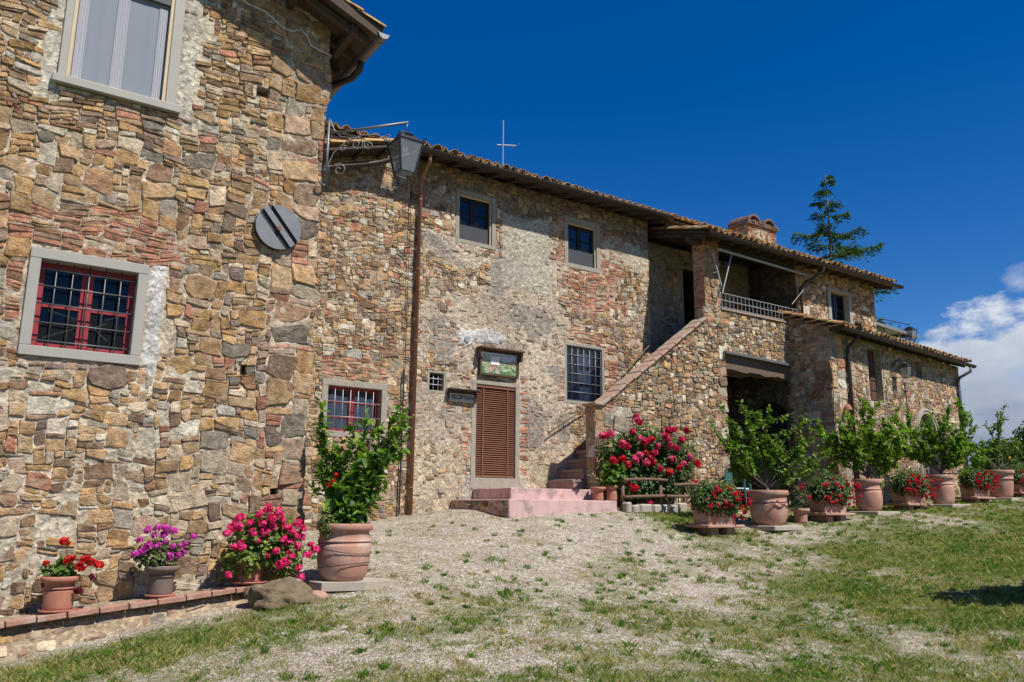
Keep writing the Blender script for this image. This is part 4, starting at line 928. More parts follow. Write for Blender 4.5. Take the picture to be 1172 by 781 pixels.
masonry(b, 0, 4.0, 1.1, 7.6, lambda u, v, d: (-d, u, v), 72, 'C', 'C', inside=archs, zone=lambda u, v: dict(style='quoin') if u < .4 else (dict(pal='S', mortar=(.10, .08, .06)) if (u > 1.15 and v < 5.35) else {}), proud=.02, mortar=(.40, .34, .26), warp=.03)  # part inside the porch gets painted shade in stones and mortar
b.box(.02, 7.83, 5.98, 6.0, 1, 6.1, 0, tn); b.box(7.83, 7.85, .02, 6, 1, 6.1, 0, tn); b.prism([(0, 6.1), (6, 6.1), (3, 7.3)], 7.83, 7.85, 0, tn, ax='x'); b.box(.02, .04, 4, 6, 1, 6.1, 0, tn)
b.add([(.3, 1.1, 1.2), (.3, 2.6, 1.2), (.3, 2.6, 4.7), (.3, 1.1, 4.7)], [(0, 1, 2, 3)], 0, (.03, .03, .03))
b.build('wall', WM, D)
b = MB(); b.add(*arch_ring(5.15, 3.85, .56, .72, -.045, .3, leg=1.75)); b.add(*arch_ring(5.15, 3.85, .64, .68, -.07, -.03, leg=1.75)); w = b.build('arched_doorway', 'slab_stone', D)
room(w, 4.55, 5.75, 2.0, 4.5, .28, 1.2); b = MB(); b.box(4.6, 5.7, .2, .24, 2.0, 4.42); b.build('door_leaf', 'weathered_clay', w)
# tall shuttered window, red reveal on the left
w = surround(D, 'window', 1.82, 2.73, 4.42, 6.02, 1.9, 2.65, 4.5, 5.93, 0, 'slab_stone', .008, .02)
b = MB(); b.box(1.9, 1.925, -.0, .2, 4.5, 5.93); b.build('red_jamb', 'red_jamb', w)
b = MB(); b.box(1.93, 2.65, .17, .20, 4.5, 5.93)
for i in range(2):
    for j in range(5): x0 = 1.98 + i * .34; z0 = 4.56 + j * .27; b.box(x0, x0 + .27, .15, .17, z0, z0 + .21, ch=.01)
b.build('shutter', 'dark_shutter', w)
w = surround(D, 'window', 4.74, 5.22, 5.38, 5.95, 4.78, 5.18, 5.42, 5.91, 0, 'slab_stone', .006, .02)
b = MB(); b.box(4.78, 4.8, 0, .18, 5.42, 5.91); b.build('red_jamb', 'red_jamb', w); b = MB(); b.box(4.8, 5.18, .15, .18, 5.42, 5.91); b.build('shutter', 'dark_shutter', w)
b = MB(); b.box(1.7, 2.85, -.015, .2, 5.97, 6.07, ch=.006); b.build('lintel', 'grey_stone_trim', D)
th3 = math.atan(.36); c3, s3 = math.cos(th3), math.sin(th3)
b = MB(); roof_slab(b, (-.06, -.32, 6.14), (1, 0, 0), (0, c3, s3), (0, -s3, c3), 8.05, 3.5); roof_slab(b, (-.06, 6.3, 6.14), (1, 0, 0), (0, -c3, s3), (0, s3, c3), 8.05, 3.5)
for i in range(17):
    T = Matrix.Translation((.05 + i * .48, -.26, 6.10)) @ Matrix.Rotation(th3, 4, 'X'); b.box(-.03, .03, 0, .6, -.07, -.005, T=T)
rf = b.build('roof', 'roof_boards', D)
b = MB(); roof_tiles(b, (.0, -.36, 6.145), (1, 0, 0), (0, c3, s3), (0, -s3, c3), 7.95, 3.5, 9); roof_tiles(b, (7.95, 6.34, 6.145), (-1, 0, 0), (0, -c3, s3), (0, s3, c3), 7.95, 3.5, 91)
for k in range(12): b.box(-.08 + .0, .16, -.3 + k * .3, -.3 + k * .3 + .285, 6.18 + k * .108, 6.215 + k * .108, 0, (.40 * random.Random(k).uniform(.7, 1.2), .2, .11))
b.build('tiles', 'roof_tile', rf)
b = MB(); half_gutter(b, (-.1, -.40, 6.12), (8.05, -.40, 6.10), .075); b.build('gutter', 'brown_gutter', D)
b = MB(); pipe_with_straps(b, [(.6, -.42, 6.3), (.74, -.43, 6.34), (.80, -.42, 6.2), (.78, -.36, 6.0), (.74, -.12, 5.78), (.72, -.08, 5.65), (.72, -.08, 1.4)], .05, [(.72, -.08, z) for z in (5.2, 3.9, 2.6)]); b.build('downpipe', 'brown_gutter', D, smooth=True)
b = MB(); pipe_with_straps(b, [(7.75, -.4, 6.05), (7.75, -.4, 5.9), (7.6, -.12, 5.72), (7.55, -.08, 5.6), (7.55, -.08, 1.9)], .045, [(7.55, -.08, z) for z in (5.3, 4.0)]); b.build('downpipe', 'zinc', D, smooth=True)
b = MB(); b.lathe([(.001, .02), (.05, .015), (.085, 0), (.09, -.03)], (0, 0, 0), 16); 
for i, v in enumerate(b.v): b.v[i] = (.98 + v[0] * .8, -.035 - v[2], 5.74 + v[1] * 1.3)
b.build('vent_cap', 'grey_frame', D, smooth=True)
b = MB(); b.tube([(3.97, -.03, 5.2), (3.99, -.03, 3.3)], .018, 6); b.box(3.9, 4.04, -.06, -.02, 4.95, 5.2); b.build('conduit', 'weathered_clay', D)

# solar collector on the annex roof
t = thing('solar_panel', 'tilted solar collector with a pale frame standing on the annex roof', 'panel', (24.3, 14.1, 7.13), AD, local=True)
b = MB(); T = Matrix.Rotation(rad(10), 4, 'X'); b.box(-1.75, 1.75, -.1, 1.5, .23, .25, T=T); b.build('collector', 'solar_glass', t)
b = MB(); b.box(-1.8, 1.8, -.14, -.1, .17, .26, T=T); b.box(-1.8, -1.75, -.1, 1.5, .17, .26, T=T); b.box(1.75, 1.8, -.1, 1.5, .17, .26, T=T); b.box(-1.8, 1.8, 1.5, 1.55, .17, .26, T=T); b.build('frame', 'pale_iron', t)
for x in (-1.6, -.5, .5, 1.6):
    b = MB(); b.box(x - .02, x + .02, -.08, -.04, -.45, .16); b.build('leg', 'pale_iron', t); b = MB(); b.box(x - .02, x + .02, 1.3, 1.34, -.1, .4); b.build('leg', 'pale_iron', t)

# ------------------------------------------------------------------ lanterns
def spiral(c, r0, turns, a0, ax, az, n=40, sgn=1, y=0):
    return [Vector(c) + (ax * math.cos(a0 + sgn * turns * 6.283 * k / n) + az * math.sin(a0 + sgn * turns * 6.283 * k / n)) * r0 * (1 - .85 * k / n) for k in range(n + 1)]
def lantern_body(t, P, h, wt, wb, mat='dark_iron', roofh=.22, bulb=True):
    """square tapering glass lantern hanging with its top at P"""
    P = Vector(P); z1 = P.z - h * .28; z0 = P.z - h
    top = [Vector((P.x + sx * wt, P.y + sy * wt, z1)) for sx, sy in ((-1, -1), (1, -1), (1, 1), (-1, 1))]; bot = [Vector((P.x + sx * wb, P.y + sy * wb, z0)) for sx, sy in ((-1, -1), (1, -1), (1, 1), (-1, 1))]
    b = MB()
    for k in range(4):
        b.tube([top[k] + (top[k] - P) * Vector((.12, .12, 0)) + Vector((0, 0, .05)), bot[k] - Vector((0, 0, .02))], .011 * h / .5, 6); b.tube([top[k], top[(k + 1) % 4]], .012 * h / .5, 6); b.tube([bot[k], bot[(k + 1) % 4]], .009 * h / .5, 6)
    b.build('frame', mat, t)
    b = MB(); vs = [v + Vector((0, 0, .005)) for v in top]; q = [Vector((P.x + (v.x - P.x) * .55, P.y + (v.y - P.y) * .55, z1 + h * .16)) for v in top]
    for k in range(4): b.add([vs[k], vs[(k + 1) % 4], q[(k + 1) % 4], q[k]], [(0, 1, 2, 3)])
    b.lathe([(wt * .75, h * .16), (wt * .6, h * .2), (wt * .25, h * .24), (wt * .12, h * .29), (.001, h * .32)], (P.x, P.y, z1), 10); b.build('cap', mat, t)
    b = MB()
    for k in range(4):
        a, c_ = top[k] * .985 + Vector((P.x, P.y, z1)) * .015, top[(k + 1) % 4] * .985 + Vector((P.x, P.y, z1)) * .015
        b.add([a, c_, bot[(k + 1) % 4], bot[k]], [(0, 1, 2, 3)])
    mid = [Vector((P.x + (v.x - P.x) * .55, P.y + (v.y - P.y) * .55, z0 - h * .08)) for v in bot]
    for k in range(4): b.add([bot[k], bot[(k + 1) % 4], mid[(k + 1) % 4], mid[k]], [(0, 1, 2, 3)])
    b.build('glass', 'reflection_grey_glass', t)
    if bulb: b = MB(); b.lathe([(.001, -.10), (.028, -.085), (.04, -.055), (.038, -.03), (.018, .0), (.016, .05), (.001, .05)], (P.x, P.y, z1 - .03), 14); b.build('bulb', 'bulb_glass', t, smooth=True)
t = thing('lantern', 'large black glass lantern hanging from a scrolled bracket on the corner of the tall house', 'lantern', (4.6, 9.3, 5.95))
P0, P1 = Vector((3.76, 9.9, 6.60)), Vector((4.60, 9.30, 6.76)); dx = (P1 - P0); dx.z = 0; L0 = dx.length; dx.normalize(); up = Vector((0, 0, 1))
b = MB(); b.tube([(3.74, 9.915, 5.86), (3.74, 9.915, 6.78)], .019, 8); b.tube([Vector((3.735, 9.915, 5.86)), Vector((3.70, 9.9, 5.83)), Vector((3.64, 9.88, 5.86)), Vector((3.63, 9.88, 5.90))], .014, 6); b.tube([P0, P1 + dx * .03], .018, 8)
b.tube([P1 + dx * .02, P1 - up * .14], .010, 6)
Q = lambda a, z: P0 + dx * (a * L0) + up * z
arcp = [Q(.02, -.62), Q(-.005, -.45), Q(.06, -.28), Q(.22, -.12), Q(.42, -.03), Q(.62, -.02), Q(.78, -.12), Q(.93, -.17)]
b.tube(arcp, .010, 6)
for (a, z, r0, a0, sg) in ((.14, -.53, .10, 2.6, -1), (.36, -.16, .085, .9, -1), (.52, -.17, .07, 2.2, 1), (.18, -.22, .05, .5, 1), (.76, -.08, .06, .7, 1), (.97, .0, .06, 0, -1)): b.tube(spiral(Q(a, z), r0, 1.4, a0, dx, up, 28, sg), .008, 5)
b.tube([Q(-.04, .12), Q(-.05, .22), Q(-.01, .20), Q(.05, .05), Q(.14, -.05), Q(.3, -.07), Q(.40, -.06)], .009, 5)
b.build('bracket', 'zinc', t, smooth=True)
lantern_body(t, (4.60, 9.30, 6.62), .60, .17, .10)
# small lantern on the annex wall (built in the annex frame, then set in the world)
def Dw(s, o, z): return Vector((18 + s * math.cos(AD) - o * math.sin(AD), 12.05 + s * math.sin(AD) + o * math.cos(AD), z))
p = Dw(3.4, -.32, 5.66)
t = thing('wall_lantern', 'small black lantern on a short arm between the two annex windows', 'lantern', p - Vector((0, 0, .3)))
b = MB(); b.tube([Dw(3.22, -.02, 5.5), Dw(3.22, -.12, 5.7), Dw(3.3, -.24, 5.74), p + Vector((0, 0, .03))], .013, 6); b.build('bracket', 'dark_iron', t)
lantern_body(t, p, .42, .12, .07, bulb=False)
# bracket lantern beyond the end wall of the loggia wing
t = thing('lantern', 'distant black lantern on a scrolled arm above the solar panel', 'lantern', (25.3, 14.0, 7.0))
b = MB(); b.tube([(23.3, 14.0, 6.7), (23.3, 14.0, 7.62)], .02, 6); b.tube([(23.3, 14.0, 7.58), (25.33, 14.0, 7.60)], .014, 6); b.tube([(23.3, 14, 7.15), (23.5, 14, 7.3), (23.9, 14, 7.48), (24.5, 14, 7.55)], .009, 5)
for a in (23.7, 24.2, 24.7): b.tube(spiral((a, 14, 7.47), .08, 1.3, 0, Vector((1, 0, 0)), up, 22), .007, 5)
b.build('bracket', 'dark_iron', t, smooth=True); lantern_body(t, (25.3, 14.0, 7.55), .45, .15, .10, bulb=False)
# little red pot lamp on the annex corner
p = Dw(.42, -.12, 4.16); t = thing('hanging_bell', 'tiny red clay bell on a hook at the shaded corner of the annex', 'bell', p)
b = MB(); b.lathe([(.11, -.05), (.09, .02), (.04, .09), (.001, .11)], p, 12); b.build('bell', 'terracotta', t); b = MB(); b.tube([p + Vector((0, 0, .1)), p + Vector((-.02, .0, .22)), p + Vector((-.03, .1, .25))], .008, 5); b.build('hook', 'dark_iron', t)

# ================================================================== plants
rng = np.random.default_rng(5)
def unit(v): return v / np.maximum(np.linalg.norm(v, axis=-1, keepdims=True), 1e-6)
def leaves(name, P, Dr, Nn, Ln, Wd, cols, mat='leaf', parent=None, fold=.25, droop=.15):
    """one folded oval leaf per point: P base, Dr direction, Nn normal"""
    P, Dr, Nn = map(lambda a: np.asarray(a, float), (P, Dr, Nn)); n = len(P); Dr = unit(Dr); S_ = unit(np.cross(Dr, Nn)); Nn = np.cross(S_, Dr); Ln = np.asarray(Ln).reshape(-1, 1) * np.ones((n, 1)); Wd = np.asarray(Wd).reshape(-1, 1) * np.ones((n, 1))
    b = P; t = P + Dr * Ln - Nn * Ln * droop; m1 = P + Dr * Ln * .32; m2 = P + Dr * Ln * .7 - Nn * Ln * droop * .4
    up_ = Nn * Wd * fold
    V = np.stack([b, m1 + S_ * Wd + up_, m2 + S_ * Wd * .8 + up_, t, m2 - S_ * Wd * .8 + up_, m1 - S_ * Wd + up_], 1).reshape(-1, 3)
    i = np.arange(n)[:, None] * 6; Fq = np.concatenate([i + np.array([[0, 1, 2, 3]]), i + np.array([[0, 3, 4, 5]])], 0)
    return npmesh(name, V, Fq, np.repeat(np.asarray(cols), 6, 0), mat, parent)
def leafcols(n, base, var=.35, yellow=.15, dark=None):
    base = np.array(base); k = rng.uniform(1 - var, 1 + var, (n, 1)); c = base * k; y = rng.random((n, 1)) < yellow
    c = np.where(y, c * np.array([1.7, 1.35, .8]), c); return np.clip(c, 0, 1)
def rdirs(n): return unit(rng.normal(size=(n, 3)))
def blob_points(n, c, r, shell=.5):
    d = rdirs(n); q = rng.uniform(shell, 1, (n, 1)) ** .6; return np.array(c) + d * q * np.array(r), d
CR = np.array([R_.x, R_.y, 0]); CR /= np.linalg.norm(CR)        # used only to lay plants' shoots out broadside like the photo's hedge line
def poly(p0, p1, bend, n=7):
    p0, p1, bend = map(np.array, (p0, p1, bend)); t = np.linspace(0, 1, n)[:, None]; return p0 * (1 - t) + p1 * t + bend * (4 * t * (1 - t))
def shoots_plant(parent, root, tips, leaf, lw, per_m, base_col, sub=4, mat='leaf', br=.012, name='foliage', spread=.22, subl=.35, bare=.25, yellow=.15):
    """branches from root to each tip, with sub shoots, leaves set along them"""
    P = []; Dd = []; bm_ = MB()
    root = np.array(root, float)
    for tip in tips:
        tip = np.array(tip, float); L_ = np.linalg.norm(tip - root); pts = poly(root, tip, rng.normal(size=3) * L_ * .07 + np.array([0, 0, -.02 * L_])); bm_.tube([tuple(p) for p in pts], [br * (1 - .7 * k / 6) for k in range(7)], 5)
        segs = [(pts, bare)]
        for s in range(sub):
            k = rng.integers(2, 6); d = unit(rng.normal(size=3) * .8 + unit(tip - root) * .9 + np.array([0, 0, .35])); q = pts[k] + d * subl * rng.uniform(.5, 1.2); sp_ = poly(pts[k], q, rng.normal(size=3) * .03); segs.append((sp_, .1)); bm_.tube([tuple(p) for p in sp_], [br * .45 * (1 - .6 * j / 6) for j in range(7)], 4)
        for sg, b0 in segs:
            ln = np.linalg.norm(np.diff(sg, axis=0), axis=1).sum(); m = max(3, int(ln * per_m * (1 - b0))); t = rng.uniform(b0, 1.02, m) * 6; i0 = np.clip(t.astype(int), 0, 5); f = (t - i0)[:, None]
            P.append(sg[i0] * (1 - f) + sg[i0 + 1] * f + rng.normal(size=(m, 3)) * spread * .08); ax = unit(sg[i0 + 1] - sg[i0]); Dd.append(unit(rdirs(m) * .9 + ax * .55 + np.array([0, 0, .1])))
    P = np.concatenate(P); Dd = np.concatenate(Dd); n = len(P); Nn = unit(rdirs(n) * .6 + np.array([0, -.15, 1]))
    bm_.build('branches', 'bark', parent, smooth=True)
    return leaves(name, P, Dd, Nn, leaf * rng.uniform(.65, 1.2, n), lw * rng.uniform(.7, 1.15, n), leafcols(n, base_col, var=.5, yellow=yellow + .08), mat, parent)
def flower_mesh(name, n, r, size, cols, flat=.8, core=None):
    """rounded head of many petals, origin at its centre; returned as mesh data"""
    d = rdirs(n); P = d * r * rng.uniform(.55, 1, (n, 1)) * np.array([1, 1, flat]); N_ = unit(d + rdirs(n) * .45); T = unit(np.cross(N_, rdirs(n))); B_ = np.cross(N_, T); s = size * rng.uniform(.7, 1.25, (n, 1))
    V = np.stack([P - T * s - B_ * s * .7, P + T * s * .2 - B_ * s, P + T * s + B_ * s * .1 + N_ * s * .2, P + T * s * .1 + B_ * s + N_ * s * .25, P - T * s * .9 + B_ * s * .5], 1).reshape(-1, 3)
    me = bpy.data.meshes.new(name); i = np.arange(n)[:, None] * 5; Fq = i + np.arange(5)[None]; me.from_pydata(V.tolist(), [], Fq.tolist())
    cols = np.array(cols); c = cols[rng.integers(0, len(cols), n)] * rng.uniform(.75, 1.2, (n, 1)); a = me.attributes.new('Col', 'FLOAT_COLOR', 'POINT'); cc = np.ones((n * 5, 4), 'f'); cc[:, :3] = np.clip(np.repeat(c, 5, 0), 0, 1); a.data.foreach_set('color', cc.ravel())
    me.materials.append(MATS['petal']); return me
def rose_mesh(name, r, cols):
    V = []; F = []; Cc = []
    for ring, (rr, n, tilt) in enumerate(((.22, 4, 1.25), (.45, 5, .95), (.72, 6, .6), (1, 7, .25))):
        for k in range(n):
            a = 6.283 * (k + ring * .5) / n + rng.normal() * .1; ca, sa = math.cos(a), math.sin(a); w = rr * 3.6 / n; x0 = rr * .25; x1 = rr * math.cos(tilt) + .12; z1 = math.sin(tilt) * .75 - .15 * ring + .35
            b_ = len(V)
            for (x, y, z) in ((x0, -w * .4, -.25), (x0, w * .4, -.25), ((x0 + x1) / 2 + .1, w, z1 * .5), (x1, w * .6, z1), (x1 + .03, -w * .6, z1 - .03), ((x0 + x1) / 2 + .1, -w, z1 * .5)): V.append(((x * ca - y * sa) * r, (x * sa + y * ca) * r, z * r))
            F.append(tuple(range(b_, b_ + 6))); q = np.array(cols[rng.integers(0, len(cols))]) * rng.uniform(.75, 1.2); Cc += [tuple(np.clip(q, 0, 1))] * 6
    me = bpy.data.meshes.new(name); me.from_pydata(V, [], F); a = me.attributes.new('Col', 'FLOAT_COLOR', 'POINT'); cc = np.ones((len(V), 4), 'f'); cc[:, :3] = Cc; a.data.foreach_set('color', cc.ravel()); me.materials.append(MATS['petal']); return me
def put(name, me, parent, p, s=1, tilt=True):
    o = bpy.data.objects.new(name, me); COL.objects.link(o); o.parent = parent; o.location = Vector([float(x) for x in p]) - ORG[parent.name]; o.scale = (s, s, s)
    o.rotation_euler = (rng.uniform(-.9, .9) + .3, rng.uniform(-.6, .6), rng.uniform(0, 6.28)) if tilt else (0, 0, rng.uniform(0, 6.28)); return o
GER = (.085, .15, .025)
def geranium_leaves(parent, c, rr, n, size, base=GER, shell=.45, yellow=.2):
    P, d = blob_points(n, c, rr, shell); keep = P[:, 2] > c[2] - rr[2] * .9; P, d = P[keep], d[keep]; n = len(P)
    N_ = unit(d * .7 + np.array([0, -.2, .8]) + rdirs(n) * .4); Dd = unit(np.cross(N_, rdirs(n)))
    return leaves('foliage', P, Dd, N_, size * rng.uniform(.7, 1.25, n), size * .5 * rng.uniform(.8, 1.2, n), leafcols(n, base, .4, yellow), 'leaf', parent, fold=.35)
def stems(parent, base, tips, r=.005):
    b = MB()
    for t in tips: pts = poly(base + rng.normal(size=3) * .03 * np.array([1, 1, 0]), t, np.array([0, 0, .02]), 5); b.tube([tuple(p) for p in pts], r, 4)
    return b.build('stem', 'green_stem', parent)
def pot(parent, c, rt, rb, h, mat='terracotta', rim=.05, rimh=.06, belly=0, seg=32, band=True, name='pot'):
    b = MB(); th = .022 if rt < .25 else .035
    prof = [(rb * .9, 0), (rb, .008)]
    for k in range(1, 9): t = k / 9; prof.append((rb + (rt - rim - rb) * t + belly * math.sin(math.pi * t ** .8), (h - rimh) * t))
    prof += [(rt - rim * .9, h - rimh - .005), (rt - rim * .25, h - rimh + .004), (rt, h - rimh + .018), (rt, h - .012), (rt - .01, h), (rt - th, h), (rt - th - .006, h - .012), (rt - th - .01, h - rimh), (rt * .75, h - rimh - .02)]
    if band:
        prof2 = []
        for q in prof:
            prof2.append(q)
        zb_ = (h - rimh) * .78; rb_ = rb + (rt - rim - rb) * .78 + belly * math.sin(math.pi * .78 ** .8); i = next(k for k, q in enumerate(prof) if q[1] > zb_); prof = prof[:i] + [(rb_, zb_ - .008), (rb_ + .010, zb_ - .004), (rb_ + .010, zb_ + .012), (rb_ + .001, zb_ + .016)] + prof[i:]
    b.lathe(prof, c, seg); p = b.build(name, mat, parent, smooth=True)
    b = MB(); b.lathe([(rt - th - .008, h - rimh * .8), (.001, h - rimh * .6)], c, 20); b.build('soil', 'soil', p); return p
def saucer(parent, c, r, mat='terracotta', h=.028):
    b = MB(); b.lathe([(r * .82, -h), (r * .95, -h + .006), (r, -.004), (r - .01, .0), (r * .86, -h + .012), (.001, -h + .01)], c, 30); return b.build('saucer', mat, parent, smooth=True)

# brick ledge under the left flowers
t = thing('brick_ledge', 'low masonry ledge topped with one row of bricks under the flower pots on the left', 'ledge', (1.3, 9.6, .3))
lz = lambda x: .50 + .098 * (x - .6)
b = MB(); r = random.Random(2); x = -2.6
while x < 3.12:
    w_ = r.uniform(.24, .29); T = Matrix.Translation((x, 9.5 + r.uniform(-.012, .012), lz(x) - .055)) @ Matrix.Rotation(-math.atan(.098) + r.gauss(0, .01), 4, 'Y') @ Matrix.Rotation(r.gauss(0, .02), 4, 'Z')
    if x + w_ < 3.2: b.box(0, w_ - .012, 0, .14, 0, .055, 0, T=T, ch=.006)
    x += w_
b.build('brick_edge', 'brick', t)
b = MB(); nx, nz = 150, 14; V = []; F = []
for i in range(nx + 1):
    for j in range(nz + 1):
        x = -2.6 + 5.75 * i / nx; q = j / nz; zt, zb_ = lz(x) - .06, g1(x, 9.2) - .12; z = zb_ + (zt - zb_) * q
        y = 9.655 - .42 * (1 - q) ** 1.5 - .05 * mn(x * 2.2, z * 3, 2) * (1 - q * .6) - .035 * mn(x * 6, z * 8, 4) - (.05 if mn(x * 3.1, z * 7, 9) > .28 else 0)
        V.append((x, y, z))
b.add(V, [(i * (nz + 1) + j, (i + 1) * (nz + 1) + j, (i + 1) * (nz + 1) + j + 1, i * (nz + 1) + j + 1) for i in range(nx) for j in range(nz)], 0, (.35, .275, .195))
b.add([(-2.6, 9.6, lz(-2.6) - .008), (3.15, 9.6, lz(3.15) - .008), (3.15, 10.02, lz(3.15) - .004), (-2.6, 10.02, lz(-2.6) - .004)], [(0, 1, 2, 3)], 0, (.33, .27, .19)); b.add([(3.15, 9.5, .3), (3.15, 10, .3), (3.15, 10, .745), (3.15, 9.5, .73)], [(0, 1, 2, 3)], 0, (.33, .27, .19))
o = b.build('rubble_face', 'lime_mortar', t, smooth=True)
def facept(u, v, d):
    q = v / .34; zt, zb_ = lz(u) - .06, g1(u, 9.2) - .12; return (u, 9.655 - .42 * (1 - q) ** 1.5 - .03 - d * .9, zb_ + (zt - zb_) * q + d * .4)
b = MB(); masonry(b, -2.5, 3.1, .0, .31, facept, 91, 'B', 'C', cell=.04, proud=.02, dens=.38, warp=.03, mortar=(.33, .26, .18), mres=.06); b.build('rubble', WM, t)
def lumpy(name, c, rr, seed, mat='rock', amp=.28, sub=4, cut=None):
    import bmesh
    bm = bmesh.new(); bmesh.ops.create_icosphere(bm, subdivisions=sub, radius=1)
    for v in bm.verts:
        n = v.co.normalized(); d = 1 + amp * mn(n.x * 1.3 + seed, n.y * 1.3, n.z * 1.3) + amp * .55 * mn(n.x * 3 + seed, n.y * 3, n.z * 3) + amp * .2 * mn(n.x * 8, n.y * 8, n.z * 8 + seed); v.co = Vector((n.x * d * rr[0], n.y * d * rr[1], n.z * d * rr[2]))
    me = bpy.data.meshes.new(name); bm.to_mesh(me); bm.free(); me.materials.append(MATS[mat]); me.polygons.foreach_set('use_smooth', [True] * len(me.polygons)); o = bpy.data.objects.new(name, me); COL.objects.link(o); o.location = c; return o
tag(lumpy('rock', (3.24, 9.17, .62), (.37, .25, .20), 3, amp=.42), 'lichen spotted brown boulder at the end of the brick ledge', 'rock')
o = lumpy('brick_fragment', (3.62, 9.2, .61), (.16, .12, .07), 8, 'brick', .12, 3); tag(o, 'half buried reddish stone beside the boulder and the big pot', 'stone')

# red geranium, leftmost
c = (1.10, 9.70, lz(1.1) + .03); t = thing('potted_geranium', 'red geranium leaning out of a smooth terracotta pot, leftmost on the ledge', 'potted plant', c, group='flower pots on the brick ledge')
saucer(t, c, .175); pot(t, (c[0], c[1], c[2] - .012), .185, .135, .335, belly=.006)
h0 = c[2] + .33
geranium_leaves(t, (c[0] + .02, c[1], h0 + .06), (.10, .09, .13), 70, .065); P_ = [(.0, 0, .33), (.05, -.08, .16), (.15, -.12, .08), (.24, -.1, .13), (.33, -.08, .10), (-.15, -.02, .12), (.19, -.1, .16)]
geranium_leaves(t, (c[0] - .13, c[1], h0 + .04), (.08, .07, .08), 45, .05)
rm = flower_mesh('flower_head', 70, .062, .017, [(.62, .012, .012), (.5, .005, .01), (.72, .03, .02)]); dm = flower_mesh('flower_head', 60, .05, .014, [(.10, .008, .02), (.16, .01, .03)])
tips = [np.array((c[0] + a, c[1] + b_, h0 + z)) for a, b_, z in P_]
for i, p in enumerate(tips): put('flower_head', rm, t, p, .6 if i == 5 else (.95 if i < 4 else .85))
for a, z in (((.28, -.10), -.03), ((.16, -.12), -.15)): tips.append(np.array((c[0] + a[0], c[1] + a[1], h0 + z))); o = put('flower_head', dm, t, tips[-1], .95); o['label'] = 'faded maroon flower head hanging beside the pot'
stems(t, np.array((c[0], c[1], h0)), tips)
# magenta geranium
c = (2.08, 9.74, lz(2.08) + .03); t = thing('potted_geranium', 'magenta geranium in a dark weathered pot, second from the left on the ledge', 'potted plant', c, group='flower pots on the brick ledge')
saucer(t, c, .16); pot(t, (c[0], c[1], c[2] - .012), .18, .115, .31, 'weathered_clay')
h0 = c[2] + .31; geranium_leaves(t, (c[0] - .08, c[1] - .02, h0 + .10), (.25, .15, .15), 420, .045, (.07, .11, .03)); geranium_leaves(t, (c[0] + .16, c[1] - .02, h0 + .16), (.12, .08, .1), 60, .04, (.07, .11, .03))
mm_ = flower_mesh('flower_head', 40, .05, .017, [(.62, .05, .42), (.7, .12, .5), (.5, .02, .33)]); tips = []
for a, z in ((-.28, .12), (-.2, .15), (-.24, .27), (-.15, .21), (-.1, .32), (-.05, .2), (0, .32), (.03, .24), (.0, .40), (-.08, .39), (.1, .19), (.18, .2), (.24, .22), (.3, .3), (.16, .1), (.08, .09), (-.17, .37), (-.02, .13), (.22, .13), (.08, .36)):
    p = np.array((c[0] + a - .04, c[1] - .08 - rng.uniform(0, .08), h0 + z)); tips.append(p); put('flower_head', mm_, t, p, rng.uniform(.6, 1.15))
stems(t, np.array((c[0], c[1], h0)), tips, .003)
# big pink geranium
c = (3.02, 9.68, lz(3.02) + .03); t = thing('potted_geranium', 'big bushy pink geranium hiding its pot at the ledge end, beside the large terracotta pot', 'potted plant', c, group='flower pots on the brick ledge')
saucer(t, (c[0], c[1], c[2] + .01), .2); pot(t, (c[0], c[1], c[2]), .18, .13, .24)
for a, z, rx, rzz, n in ((0, .45, .38, .34, 1500), (-.2, .25, .25, .2, 400), (.3, .3, .22, .3, 450), (.1, .62, .28, .16, 300)): geranium_leaves(t, (c[0] + a + .1, c[1] - .03, c[2] + z), (rx, .24, rzz), n, .048, (.11, .17, .03), yellow=.3)
pm = flower_mesh('flower_head', 44, .055, .019, [(.80, .035, .20), (.86, .08, .28), (.7, .015, .13)]); tips = []
for a, z in ((-.37, .55), (-.3, .62), (-.22, .72), (-.24, .63), (-.1, .66), (-.02, .76), (.06, .82), (.02, .66), (.12, .72), (.16, .62), (.2, .78), (.26, .70), (.3, .62), (.06, .56), (.36, .58), (.42, .66), (.28, .48), (.44, .52), (.5, .6), (-.28, .40), (-.2, .42), (.52, .50), (.6, .42), (.66, .36), (.2, .35), (.24, .2), (.36, .44), (.3, .22), (-.3, .1), (.5, .15), (.52, .04), (.1, .3), (.38, .3), (.58, .30), (.0, .48), (.46, .4), (-.08, .56)):
    p = np.array((c[0] + a, c[1] - .2 - rng.uniform(0, .1), c[2] + z)); tips.append(p); put('flower_head', pm, t, p, rng.uniform(.75, 1.15))
stems(t, np.array((c[0] + .05, c[1], c[2] + .25)), tips, .003)
# large pot with the tall green shrub
c = (4.10, 9.55, .755); b = MB(); b.prism([(3.72, 9.25), (4.2, 9.12), (4.62, 9.2), (4.66, 9.55), (4.5, 9.85), (3.95, 9.9), (3.7, 9.6)], .66, .752, ax='z'); o = b.build('stone_slab', 'slab_stone', None); recenter(o); tag(o, 'flat pale slab on the gravel under the large terracotta pot', 'slab')
t = thing('potted_shrub', 'tall leafy green shrub in the large terracotta pot at the corner of the tall house', 'potted plant', c)
pot(t, c, .34, .245, .665, 'pale_terracotta', .05, .085, .05, 40)
b = MB()
for zz, aa in ((.17, .04), (.36, -.05)): b.tube([(c[0] + (.30 + .035 * math.sin(math.pi * (zz / .6))) * math.cos(k / 24 * 6.283), c[1] + (.30 + .035 * math.sin(math.pi * (zz / .6))) * math.sin(k / 24 * 6.283), c[2] + zz + aa * math.cos(k / 24 * 6.283 + 1)) for k in range(25)], .005, 4)
